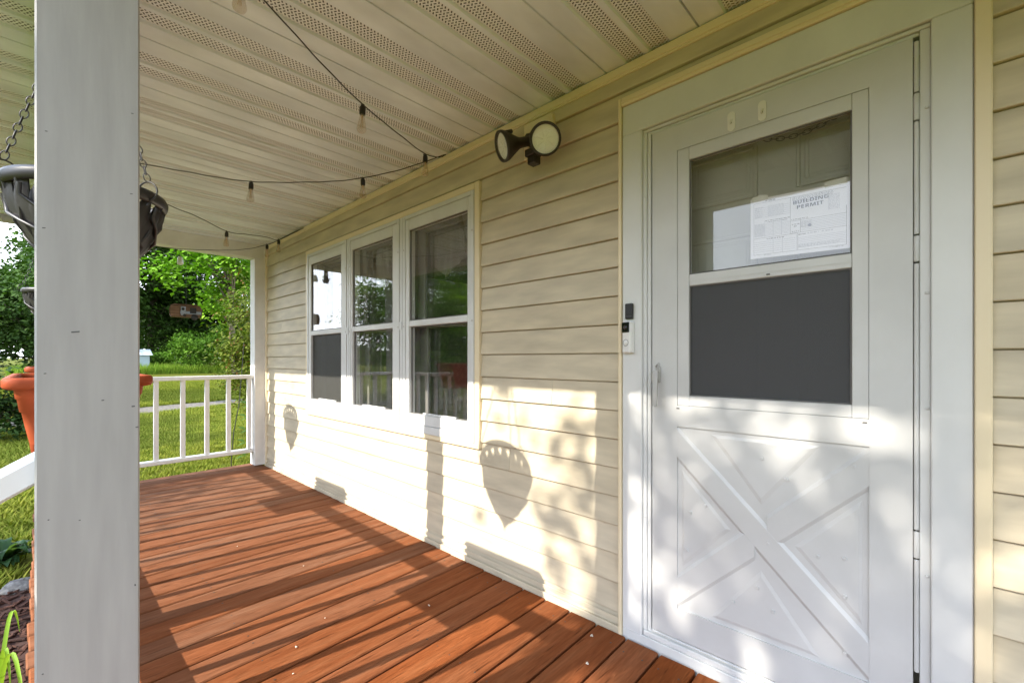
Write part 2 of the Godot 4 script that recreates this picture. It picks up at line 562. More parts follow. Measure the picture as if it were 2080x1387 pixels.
func bar_prism(s: SurfaceTool, p: Array, zb: float, zt: float, slope: float, ends: bool) -> void: # four corners, long sides p0-p1 and p3-p2
	var base := []
	var top := []
	var side: Vector2 = (p[3] - p[0]).normalized() * slope
	var along: Vector2 = (p[1] - p[0]).normalized() * (slope if ends else 0.0)
	var off := [side + along, side - along, -side - along, -side + along]
	for i in 4:
		base.append(Vector3(p[i].x, p[i].y, zb))
		top.append(Vector3(p[i].x + off[i].x, p[i].y + off[i].y, zt))
	frustum(s, base, top)

func build_door(house: Node3D) -> void:
	# casing with its cream channel, threshold
	var s := mb()
	span(s, -0.974, -0.884, 0.024, 2.141, -0.02, 0.024, 0.003)
	span(s, -0.002, 0.082, 0.024, 2.141, -0.02, 0.024, 0.003)
	span(s, -0.974, 0.082, 2.142, 2.268, -0.02, 0.0235, 0.003)
	obj("door_casing", s, M.white, house)
	s = mb()
	span(s, -0.990, -0.9755, -0.02, 2.306, 0.0, 0.034, 0.003)
	span(s, 0.0835, 0.117, -0.02, 2.306, 0.0, 0.030, 0.003)
	span(s, -0.975, 0.083, 2.2695, 2.306, 0.0, 0.0335, 0.003)
	span(s, -0.975, 0.083, 2.282, 2.290, 0.0337, 0.037, 0.001)
	obj("door_channel", s, M.cream, house)
	s = mb()
	span(s, -0.974, 0.082, -0.06, 0.0235, -0.02, 0.022, 0.002)
	span(s, -0.882, -0.004, 0.024, 0.046, -0.12, 0.016, 0.003)
	span(s, -0.882, -0.004, 0.0462, 0.056, -0.10, -0.002, 0.002)
	obj("threshold", s, M.white, house)
	s = mb() # aluminium frame that the storm door closes on
	span(s, -0.8838, -0.868, 0.0465, 2.128, -0.03, 0.012, 0.002)
	span(s, -0.8675, -0.851, 0.0465, 2.128, -0.03, 0.005, 0.002)
	span(s, -0.0258, -0.0022, 0.0465, 2.128, -0.03, 0.010, 0.002)
	span(s, -0.8838, -0.0022, 2.1285, 2.1405, -0.03, 0.012, 0.002)
	span(s, -0.868, -0.026, 2.117, 2.128, -0.03, 0.004, 0.002)
	for y in [1.86, 1.33, 1.0, 0.52, 0.17]:
		for x in [-0.876, -0.010]:
			ellipsoid(s, Vector3(x, y + (0.04 if x > -0.5 else 0.0), 0.0115), Vector3(0.005, 0.005, 0.003), Basis(), 8, 4)
	obj("door_frame", s, M.white, house)

	# storm door: stiles and rails, an insert with glass above and screen below, a cross-buck panel
	s = mb()
	var zf := 0.010
	var zk := -0.022
	span(s, -0.843, -0.7385, 0.066, 2.114, zk, zf)
	span(s, -0.1395, -0.040, 0.066, 2.114, zk, zf)
	span(s, -0.7400, -0.1380, 2.012, 2.113, zk + 0.001, zf - 0.0003)
	span(s, -0.7400, -0.1380, 0.912, 0.9965, zk + 0.001, zf - 0.0003)
	span(s, -0.7400, -0.1380, 0.067, 0.188, zk + 0.001, zf - 0.0003)
	span(s, -0.7383, -0.1397, 0.188, 0.912, zk, zf - 0.0075, 0.0)
	# cross-buck
	var zb := zf - 0.0077
	var zt := zf - 0.0006
	var L := -0.7383
	var R := -0.1397
	var B := 0.188
	var T := 0.912
	var hw := 0.058 # half of the bar's reach along y at the sides
	bar_prism(s, [Vector2(L, T - 2 * hw - 0.02), Vector2(R, B), Vector2(R, B + 2 * hw + 0.02), Vector2(L, T)], zb, zt, 0.017, false)
	var cx := (L + R) / 2
	var cy := (B + T) / 2
	var up := Vector2(R - L, T - B - 2 * hw - 0.02)
	for k in 2:
		var sg := -1.0 if k == 0 else 1.0
		var w2 := hw + 0.01
		var slope := up.y / up.x
		var xs := cx + sg * 0.05
		var xe := L if k == 0 else R
		var yc := func(x: float) -> float: return cy + (x - cx) * slope
		var near0 := Vector2(cx + sg * 0.093, 0)
		var a := [Vector2(cx + sg * 0.012 - 0.048, 0), Vector2(xe, 0)]
		var lower_x := cx - 0.047 if k == 0 else cx + 0.048
		bar_prism(s, [Vector2(cx + sg * 0.02, yc.call(cx + sg * 0.02) - w2), Vector2(xe, yc.call(xe) - w2), Vector2(xe, yc.call(xe) + w2), Vector2(cx + sg * 0.02, yc.call(cx + sg * 0.02) + w2)], zb, zt - 0.0004, 0.017, false)
	# raised fields between the bars
	var g := 0.022
	var m2 := 2 * hw + 0.02
	tri_panel(s, [Vector2(L + 0.125, T - 0.016), Vector2(cx, cy + 0.115), Vector2(R - 0.125, T - 0.016)], zb, zt - 0.004, 0.15)
	tri_panel(s, [Vector2(L + 0.125, B + 0.016), Vector2(R - 0.125, B + 0.016), Vector2(cx, cy - 0.115)], zb, zt - 0.004, 0.15)
	tri_panel(s, [Vector2(L + 0.016, B + m2 + 0.03), Vector2(cx - 0.10, cy), Vector2(L + 0.016, T - m2 - 0.03)], zb, zt - 0.004, 0.15)
	tri_panel(s, [Vector2(R - 0.016, B + m2 + 0.03), Vector2(R - 0.016, T - m2 - 0.03), Vector2(cx + 0.10, cy)], zb, zt - 0.004, 0.15)
	var door := obj("storm_door", s, M.door, house)
	tag(door, "white aluminium storm door with glass above, dark screen and cross-buck panel below")
	s = mb() # insert
	span(s, -0.7379, -0.692, 0.9971, 2.0114, zk, zf - 0.0015, 0.002)
	span(s, -0.182, -0.1401, 0.9971, 2.0114, zk, zf - 0.0015, 0.002)
	span(s, -0.6917, -0.1823, 1.962, 2.0114, zk, zf - 0.0018, 0.002)
	span(s, -0.6917, -0.1823, 0.9971, 1.037, zk, zf - 0.0018, 0.002)
	span(s, -0.6917, -0.1823, 1.467, 1.512, zk, zf - 0.003, 0.002)
	span(s, -0.6917, -0.1823, 1.484, 1.488, zf - 0.0029, zf - 0.001)
	obj("insert_frame", s, M.door, door)
	s = mb()
	span(s, -0.6915, -0.1825, 1.5125, 1.9615, -0.004, -0.002)
	obj("upper_pane", s, M.glass, door)
	s = mb()
	span(s, -0.6915, -0.1825, 1.0375, 1.4665, -0.0035, -0.003)
	obj("insect_screen", s, M.screen, door)
	s = mb()
	for q in [[1.5125, 1.9615], [1.0375, 1.4665]]:
		span(s, -0.6914, -0.687, q[0], q[1], -0.0015, 0.003)
		span(s, -0.187, -0.1826, q[0], q[1], -0.0015, 0.003)
		span(s, -0.6868, -0.1872, q[1] - 0.0045, q[1], -0.0015, 0.003)
		span(s, -0.6868, -0.1872, q[0], q[0] + 0.0045, -0.0015, 0.003)
	obj("glazing_strip", s, M.seam, door)
	# hinges down the right side
	s = mb()
	for q in [[0.275, 0.600], [0.604, 0.682], [0.686, 1.458], [1.462, 1.538], [1.542, 1.868], [1.872, 1.950], [1.954, 2.10]]:
		var wide: bool = q[1] - q[0] < 0.09
		lathe(s, [Vector2(0, q[0]), Vector2(0.006, q[0] + 0.001), Vector2(0.0066 if wide else 0.0058, q[0] + 0.003), Vector2(0.0066 if wide else 0.0058, q[1] - 0.003), Vector2(0.006, q[1] - 0.001), Vector2(0, q[1])], 10, Transform3D(Basis(), Vector3(-0.0325, 0, 0.008)))
	obj("hinge", s, M.door, door)
	# pull handle on the left stile
	s = mb()
	span(s, -0.826, -0.806, 1.085, 1.150, zf, zf + 0.010, 0.003)
	span(s, -0.840, -0.822, 1.085, 1.128, zf, zf + 0.016, 0.002)
	frustum(s, [Vector3(-0.824, 0.992, zf + 0.034), Vector3(-0.806, 0.992, zf + 0.034), Vector3(-0.806, 0.992, zf + 0.040), Vector3(-0.824, 0.992, zf + 0.040)], [Vector3(-0.826, 1.135, zf + 0.022), Vector3(-0.806, 1.135, zf + 0.022), Vector3(-0.806, 1.135, zf + 0.030), Vector3(-0.826, 1.135, zf + 0.030)])
	bx(s, Vector3(-0.816, 1.115, zf + 0.018), Vector3(0.016, 0.03, 0.02), 0.002)
	tube(s, [Vector3(-0.816, 0.998, zf + 0.038), Vector3(-0.822, 0.990, zf + 0.026), Vector3(-0.834, 0.999, zf + 0.014)], 0.0035, 0.002)
	tube(s, [Vector3(-0.814, 1.148, zf + 0.006), Vector3(-0.814, 1.166, zf + 0.006)], 0.004, 0.003)
	tube(s, [Vector3(-0.826, 1.148, zf + 0.008), Vector3(-0.818, 1.160, zf + 0.010), Vector3(-0.808, 1.150, zf + 0.008)], 0.002)
	obj("handle", s, M.grey_metal, door)
	# leftover pads of tape on the panel, and the clips of the insert
	var pads := [Vector2(-0.436, 0.83), Vector2(-0.36, 0.77), Vector2(-0.177, 0.845), Vector2(-0.687, 0.58), Vector2(-0.63, 0.62), Vector2(-0.417, 0.536), Vector2(-0.27, 0.535), Vector2(-0.20, 0.55), Vector2(-0.20, 0.43), Vector2(-0.45, 0.37), Vector2(-0.53, 0.29), Vector2(-0.40, 0.305), Vector2(-0.20, 0.25), Vector2(-0.70, 0.43), Vector2(-0.69, 0.27)]
	for p in pads:
		s = mb()
		bx(s, Vector3(p.x, p.y, zf - 0.0028), Vector3(0.010, 0.011, 0.006), 0.001, Basis(Vector3.BACK, rng.randf_range(-0.5, 0.5)))
		obj("tape_pad", s, M.door, door)
	for p in [Vector2(-0.735, 0.985), Vector2(-0.15, 0.985), Vector2(-0.415, 1.476)]:
		s = mb()
		bx(s, Vector3(p.x, p.y, zf + 0.0005), Vector3(0.012, 0.005, 0.003), 0.001)
		obj("clip", s, M.seam, door)
	# chain between storm door and inner door
	s = mb()
	var n := 15
	for i in n:
		var t := (i + 0.5) / n
		var x := lerpf(-0.44, -0.14, t)
		var y := 1.985 + 0.045 * pow(t * 2 - 1, 2) - 0.055 + 0.06 * t
		var sl := (0.045 * 4 * (t * 2 - 1) + 0.06) / 0.30
		var q := Basis(Vector3.BACK, atan(sl)) * Basis(Vector3.RIGHT, PI / 2 * (i % 2) + 0.35)
		ring_torus(s, Transform3D(q, Vector3(x, y, -0.045)), 0.0145, 0.0016, 12, 5, 0.5)
	obj("chain", s, M.black, door)

	# the inner door seen through the glass
	s = mb()
	span(s, -0.865, -0.025, 0.058, 2.112, -0.135, -0.098)
	for cxx in [[-0.735, -0.475], [-0.352, -0.105]]:
		for cyy in [[1.79, 1.985], [1.02, 1.66], [0.22, 0.88]]:
			for r in 2:
				var d := 0.026 * r
				var z := -0.097 + 0.004 * (1 - r)
				var t2 := 0.014
				var b1 := Vector2(cxx[0] + d, cyy[0] + d)
				var b2 := Vector2(cxx[1] - d, cyy[1] - d)
				span(s, b1.x, b1.x + t2, b1.y, b2.y, -0.1, z, 0.003)
				span(s, b2.x - t2, b2.x, b1.y, b2.y, -0.1, z, 0.003)
				span(s, b1.x + t2, b2.x - t2, b2.y - t2, b2.y, -0.1, z - 0.0004, 0.003)
				span(s, b1.x + t2, b2.x - t2, b1.y, b1.y + t2, -0.1, z - 0.0004, 0.003)
	var inner := obj("inner_door", s, M.inner_door, house)
	tag(inner, "sage panelled inner door behind the storm door's glass")
	s = mb()
	span(s, -0.8838, -0.8655, 0.058, 2.14, -0.14, -0.0305)
	span(s, -0.0245, -0.0022, 0.058, 2.14, -0.14, -0.0305)
	span(s, -0.8838, -0.0022, 2.1125, 2.14, -0.14, -0.0305)
	obj("door_jamb", s, M.white, house)

# ------------------------------------------------------------------ porch
func build_deck() -> void:
	var deck := thing("deck", "stained red-brown board deck along the house wall", "deck")
	var n := 0
	var lean := Basis(Vector3.UP, 0.026)
	for i in 52:
		var x := -1.0215 - 0.1478 * (i - 18) # a gap falls at -0.951
		if x > 1.9 or x < -5.66: continue
		var s := mb()
		var wob := rng.randf_range(-0.0012, 0.0012)
		var z0 := 0.034
		var z1 := 1.792 + rng.randf_range(-0.008, 0.008)
		var len := z1 - z0
		bx(s, Vector3(x + 0.026 * len / 2.0, -0.019 + wob - 0.006, z0 + len / 2), Vector3(0.1368 + rng.randf_range(-0.0015, 0.0015), 0.036, len), 0.005, lean)
		var t := clampf((x + 4.6) / 4.2, 0.0, 1.0)
		var k := clampi(int(round(t * 7.0 + rng.randf_range(-1.6, 1.9))), 0, 9)
		obj("deck_board", s, M.deck[k], deck)
		n += 1
	var s2 := mb()
	for z in [0.12, 0.62, 1.15, 1.66]: span(s2, -5.60, 1.95, -0.22, -0.0445, z - 0.02, z + 0.02)
	obj("joist", s2, M.deck_dark, deck)
	s2 = mb()
	span(s2, -5.62, 1.98, -0.24, -0.045, 1.70, 1.74)
	span(s2, -5.66, -5.62, -0.24, -0.045, 0.03, 1.7395)
	obj("rim_board", s2, M.deck[3], deck)
	s2 = mb()
	for i in 8: span(s2, -5.55 + i * 1.05, -5.45 + i * 1.05, -0.9, -0.2205, 1.55, 1.65)
	obj("footing", s2, M.deck_dark, deck)
	# screws and small knots that catch the eye
	s2 = mb()
	for i in 52:
		var x := -1.0215 - 0.1478 * (i - 18)
		if x > 0.2 or x < -5.5: continue
		for z in [0.12, 0.62, 1.15, 1.66]:
			for d in [-0.04, 0.04]:
				lathe(s2, [Vector2(0.0042, 0), Vector2(0.003, 0.0006), Vector2(0, 0.0004)], 7, Transform3D(Basis(), Vector3(x + d + 0.026 * z, -0.0062, z + rng.randf_range(-0.008, 0.008))))
	obj("deck_screw", s2, M.bronze, deck)

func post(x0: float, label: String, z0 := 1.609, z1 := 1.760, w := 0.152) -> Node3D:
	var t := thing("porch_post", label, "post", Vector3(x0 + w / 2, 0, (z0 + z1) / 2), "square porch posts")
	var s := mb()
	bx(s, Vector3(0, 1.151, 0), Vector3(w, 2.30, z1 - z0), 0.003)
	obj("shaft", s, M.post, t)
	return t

func baluster_mesh() -> ArrayMesh:
	var s := mb()
	bx(s, Vector3(0, 0.576, 0), Vector3(0.038, 0.782, 0.038), 0.002)
	return mesh_of(s, M.rail)

func railing(label: String, a: Vector3, b: Vector3, xs: Array) -> void: # xs: distances from a
	var dirv := (b - a)
	var len := dirv.length()
	dirv /= len
	var t := thing("railing", label, "railing", a, "white porch railings")
	t.rotation.y = atan2(-dirv.z, dirv.x)
	var s := mb()
	bx(s, Vector3(len / 2, 0.9865, 0), Vector3(len, 0.039, 0.090), 0.005)
	obj("top_rail", s, M.rail, t)
	s = mb()
	bx(s, Vector3(len / 2, 0.1655, 0), Vector3(len, 0.039, 0.090), 0.005)
	obj("bottom_rail", s, M.rail, t)
	var bm := baluster_mesh()
	for d in xs: inst("baluster", bm, Transform3D(Basis(), Vector3(d, 0, 0)), t)

func build_porch() -> void:
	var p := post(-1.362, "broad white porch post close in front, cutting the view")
	var s := mb() # dents and nail heads on its face
	for q in [[0.672, 675, 20, 5], [0.1, 290, 6, 3], [0.92, 205, 7, 3], [0.91, 377, 7, 3], [0.09, 757, 6, 3], [0.62, 814, 7, 4], [0.93, 830, 9, 6], [0.97, 875, 8, 5], [0.95, 1213, 4, 8], [0.12, 1040, 4, 4], [0.08, 477, 8, 3], [0.4, 1052, 5, 3], [0.07, 1334, 4, 4]]:
		var u: float = q[0]
		if q[1] == 675: u = 0.36
		var dep := 1.0 / lerpf(0.681, 0.772, u) # only sizes the marks
		bx(s, Vector3(0.0762, 1.18 - (q[1] - 729.7) / 903.2 * 0.88, 0.0755 - 0.151 * u), Vector3(0.001, q[3] / 2080.0, q[2] / 1700.0), 0.0003, Basis(Vector3.RIGHT, 0.15))
	obj("nail_mark", s, mat(lin(0.10, 0.10, 0.10), 0.8), p)
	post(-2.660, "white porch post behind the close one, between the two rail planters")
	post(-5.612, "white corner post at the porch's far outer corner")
	var hp := thing("wall_post", "slim white post against the house wall at the far end of the porch", "post", Vector3(-5.535, 0, 0.068))
	s = mb()
	bx(s, Vector3(0, 1.151, 0), Vector3(0.15, 2.30, 0.126), 0.003)
	obj("shaft", s, M.rail, hp)
	var bal := []
	for z in [0.167, 0.365, 0.562, 0.768, 0.983, 1.185, 1.39]: bal.append(1.608 - z)
	railing("white railing at the porch's far end, lawn behind it", Vector3(-5.532, 0, 1.608), Vector3(-5.532, 0, 0.132), bal)
	bal = []
	for k in 13: bal.append(5.459 - (2.850 + 0.19 * k))
	railing("long white front railing between the corner post and the middle post", Vector3(-5.459, 0, 1.685), Vector3(-2.661, 0, 1.685), bal)
	bal = []
	for k in 5: bal.append(2.507 - (1.517 + 0.19 * k))
	railing("short white front railing carrying the nearer terracotta planter", Vector3(-2.507, 0, 1.685), Vector3(-1.363, 0, 1.685), bal)
	# handrail of the steps
	var hr := thing("stair_handrail", "white sloping handrail running down from the close post", "handrail", Vector3(-1.287, 0, 1.762))
	s = mb()
	bx(s, Vector3(0, 0.965 - 0.39, 0.0 + 0.65), Vector3(0.089, 0.046, 1.73), 0.005, Basis(Vector3.RIGHT, atan(0.6)))
	obj("rail", s, M.rail, hr)
	s = mb()
	bx(s, Vector3(0, -0.10, 1.38), Vector3(0.089, 0.9, 0.089), 0.004)
	obj("newel", s, M.rail, hr)
	var st := thing("porch_steps", "red-brown wooden steps leading from the deck to the lawn", "steps", Vector3(0, 0, 1.80))
	for k in 3:
		s = mb()
		span(s, -1.22, 0.9, -0.205 + 0.0 - 0.17 * k + 0.0, -0.165 - 0.17 * k, 0.02 + 0.28 * k, 0.31 + 0.28 * k, 0.004)
		obj("tread", s, M.deck[5], st)
	s = mb()
	for x in [-1.25, 0.93]:
		frustum(s, [Vector3(x - 0.02, -0.06, 0.0), Vector3(x + 0.02, -0.06, 0.0), Vector3(x + 0.02, -0.62, 0.0), Vector3(x - 0.02, -0.62, 0.0)], [Vector3(x - 0.02, -0.5, 0.95), Vector3(x + 0.02, -0.5, 0.95), Vector3(x + 0.02, -0.62, 0.95), Vector3(x - 0.02, -0.62, 0.95)])
	obj("stringer", s, M.deck[4], st)

	# porch roof: soffit panels with perforated strips, beams, fascia
	var roof := thing("porch_roof", "porch ceiling of cream vented soffit panels with white beams", "porch roof", Vector3(0, 2.457, 0))
	var z0 := 0.003
	var z1 := 2.045
	var pw := 0.4055
	var fl := func(st: SurfaceTool, x0: float, x1: float, lo: float, hi: float) -> void: # flat with turned-up edges
		extrude(st, PackedVector2Array([Vector2(x0 + 0.001, 0.016), Vector2(x0, 0.012), Vector2(x0 + lo, 0.0), Vector2(x1 - hi, 0.0), Vector2(x1, 0.012), Vector2(x1 - 0.001, 0.016)]), Vector3(0, 0, z0), Vector3.RIGHT, Vector3.UP, z1 - z0)
	var strip := mb()
	var me_panel: ArrayMesh
	var pm := mb()
	fl.call(pm, 0.0015, 0.101, 0.0025, 0.006)
	fl.call(pm, 0.179, 0.210, 0.005, 0.005)
	fl.call(pm, 0.288, pw - 0.0015, 0.006, 0.0025)
	span(pm, -0.004, 0.0015, 0.0125, 0.017, z0, z1)
	me_panel = mesh_of(pm, M.soffit)
	var strips := []
	for q in [[0.1, 0.18], [0.209, 0.289]]:
		var vm := SurfaceTool.new()
		vm.begin(Mesh.PRIMITIVE_TRIANGLES)
		var c := [Vector3(q[0], 0.009, z0), Vector3(q[1], 0.009, z0), Vector3(q[1], 0.009, z1), Vector3(q[0], 0.009, z1)]
		for i in [0, 1, 2, 0, 2, 3]: # seen from below
			vm.set_uv(Vector2(c[i].x / 0.027, c[i].z / 0.029))
			vm.add_vertex(c[i])
		vm.generate_normals()
		var me := vm.commit()
		me.surface_set_material(0, M.vent)
		strips.append(me)
	var x := -1.463 - pw * 11
	while x < 2.2:
		var pn := inst("soffit_panel", me_panel, Transform3D(Basis(), Vector3(x, 0, 0)), roof)
		for me in strips: inst("vent_strip", me, Transform3D(), pn)
		x += pw
	s = mb()
	span(s, -6.13, 2.6, 0.05, 0.11, -0.05, 2.05)
	obj("roof_deck", s, M.cavity, roof)
	s = mb()
	frustum(s, [Vector3(-6.14, 0.1105, 2.06), Vector3(2.62, 0.1105, 2.06), Vector3(2.62, 0.1105, -0.05), Vector3(-6.14, 0.1105, -0.05)], [Vector3(-6.14, 0.125, 2.06), Vector3(2.62, 0.125, 2.06), Vector3(2.62, 0.40, -0.05), Vector3(-6.14, 0.40, -0.05)])
	obj("shingles", s, M.shingle, roof)
	s = mb()
	span(s, -5.612, 2.6, -0.155, -0.0005, 1.609, 1.760, 0.003)
	obj("front_beam", s, M.rail, roof)
	s = mb()
	span(s, -5.612, -5.460, -0.155, -0.0005, 0.006, 1.6085, 0.003)
	obj("end_beam", s, M.rail, roof)
	s = mb()
	span(s, -6.13, 2.6, -0.034, 0.12, 2.0455, 2.062, 0.002)
	span(s, -6.146, -6.131, -0.034, 0.12, -0.05, 2.062, 0.002)
	span(s, -6.12, -6.06, -0.024, -0.0005, 2.0, 2.045, 0.002)
	obj("fascia", s, M.rail, roof)

# ------------------------------------------------------------------ string lights
func strand(label: String, key: Array, bulbs: Array) -> void:
	var t := thing("string_lights", label, "string lights", Vector3.ZERO, "strands of bulbs zigzagging under the porch ceiling")
	var c := Curve3D.new()
	for i in key.size():
		var d: Vector3 = (key[mini(i + 1, key.size() - 1)] - key[maxi(i - 1, 0)]) / 6.0
		if i == 0 or i == key.size() - 1: d = Vector3.ZERO
		c.add_point(key[i], -d, d)
	var s := mb()
	var pts := []
	var len := c.get_baked_length()
	var n := int(len / 0.03)
	for i in n + 1:
		pts.append(c.sample_baked(len * i / n, true) + Vector3(0, 0.001 * sin(i * 1.1), 0.001 * sin(i * 0.7)))
	tube(s, pts, 0.0028, 0.0028, 6)
	obj("wire", s, M.black, t)
	for b in bulbs:
		var at: Vector3 = b
		var lean := Basis(Vector3.BACK, rng.randf_range(-0.06, 0.06)) * Basis(Vector3.RIGHT, rng.randf_range(-0.06, 0.06))
		var tr := Transform3D(lean, at)
		s = mb()
		lathe(s, [Vector2(0, -0.044), Vector2(0.0125, -0.044), Vector2(0.0135, -0.040), Vector2(0.0135, -0.012), Vector2(0.010, -0.006), Vector2(0.007, 0.003), Vector2(0, 0.004)], 12, tr)
		ring_torus(s, Transform3D(tr.basis, at + Vector3(-0.011, 0.004, 0)), 0.007, 0.002, 10, 5)
		var so := obj("socket", s, M.black, t)
		s = mb()
		lathe(s, [Vector2(0, -0.126), Vector2(0.010, -0.1245), Vector2(0.0185, -0.119), Vector2(0.0215, -0.110), Vector2(0.0200, -0.098), Vector2(0.0155, -0.075), Vector2(0.012, -0.056), Vector2(0.0115, -0.0445)], 16, tr)
		obj("bulb", s, M.bulb, so)
		s = mb()
		lathe(s, [Vector2(0, -0.062), Vector2(0.003, -0.060), Vector2(0.0045, -0.046)], 8, tr)
		for k in 6:
			var a := TAU * k / 6
			tube(s, [tr * Vector3(0.002 * cos(a), -0.06, 0.002 * sin(a)), tr * Vector3(0.006 * cos(a), -0.104, 0.006 * sin(a))], 0.0006, 0.0006, 4)
		obj("filament", s, mat(lin(0.5, 0.36, 0.2), 0.4), so)

func build_strings() -> void:
	var hook_a := Vector3(-2.17, 2.438, 0.045)
	strand("near strand of clear bulbs from the overhead beam to the hook above the right window", [Vector3(-1.49, 2.45, 1.605), Vector3(-1.646, 2.405, 1.249), Vector3(-1.769, 2.350, 0.97), Vector3(-1.863, 2.326, 0.757), Vector3(-1.959, 2.326, 0.539), Vector3(-2.077, 2.338, 0.27), Vector3(-2.14, 2.385, 0.12), hook_a], [Vector3(-1.655, 2.444, 1.30), Vector3(-1.863, 2.324, 0.757), Vector3(-2.080, 2.335, 0.262)])
	strand("middle strand of clear bulbs sagging from the hook above the right window to the beam", [hook_a, Vector3(-2.253, 2.385, 0.145), Vector3(-2.385, 2.325, 0.275), Vector3(-2.527, 2.288, 0.403), Vector3(-2.693, 2.263, 0.563), Vector3(-3.016, 2.262, 0.874), Vector3(-3.252, 2.309, 1.101), Vector3(-3.498, 2.37, 1.338), Vector3(-3.75, 2.42, 1.605)], [Vector3(-2.527, 2.285, 0.403), Vector3(-3.016, 2.260, 0.874)])
	var hook_b := Vector3(-4.36, 2.432, 0.035)
	strand("far strand of clear bulbs hanging from the beam to the wall over the left window", [Vector3(-3.75, 2.42, 1.605), Vector3(-3.948, 2.311, 1.246), Vector3(-4.138, 2.284, 0.924), Vector3(-4.276, 2.246, 0.692), Vector3(-4.38, 2.277, 0.516), Vector3(-4.496, 2.315, 0.32), Vector3(-4.62, 2.340, 0.175), Vector3(-4.50, 2.40, 0.09), hook_b], [Vector3(-4.276, 2.244, 0.692), Vector3(-4.60, 2.338, 0.175)])
	strand("farthest strand of clear bulbs, drooping in front of the end beam", [hook_b, Vector3(-4.60, 2.40, 0.08), Vector3(-4.77, 2.335, 0.18), Vector3(-4.90, 2.278, 0.326), Vector3(-4.997, 2.260, 0.429), Vector3(-5.20, 2.255, 0.65), Vector3(-5.40, 2.262, 0.95), Vector3(-5.452, 2.31, 1.25)], [Vector3(-4.80, 2.318, 0.215)])

# ------------------------------------------------------------------ things on the wall and door
func towards(dirv: Vector3) -> Basis: # y axis along dirv
	var y := dirv.normalized()
	var x := y.cross(Vector3.UP if absf(y.y) < 0.95 else Vector3.RIGHT).normalized()
	return Basis(x, y, x.cross(y))

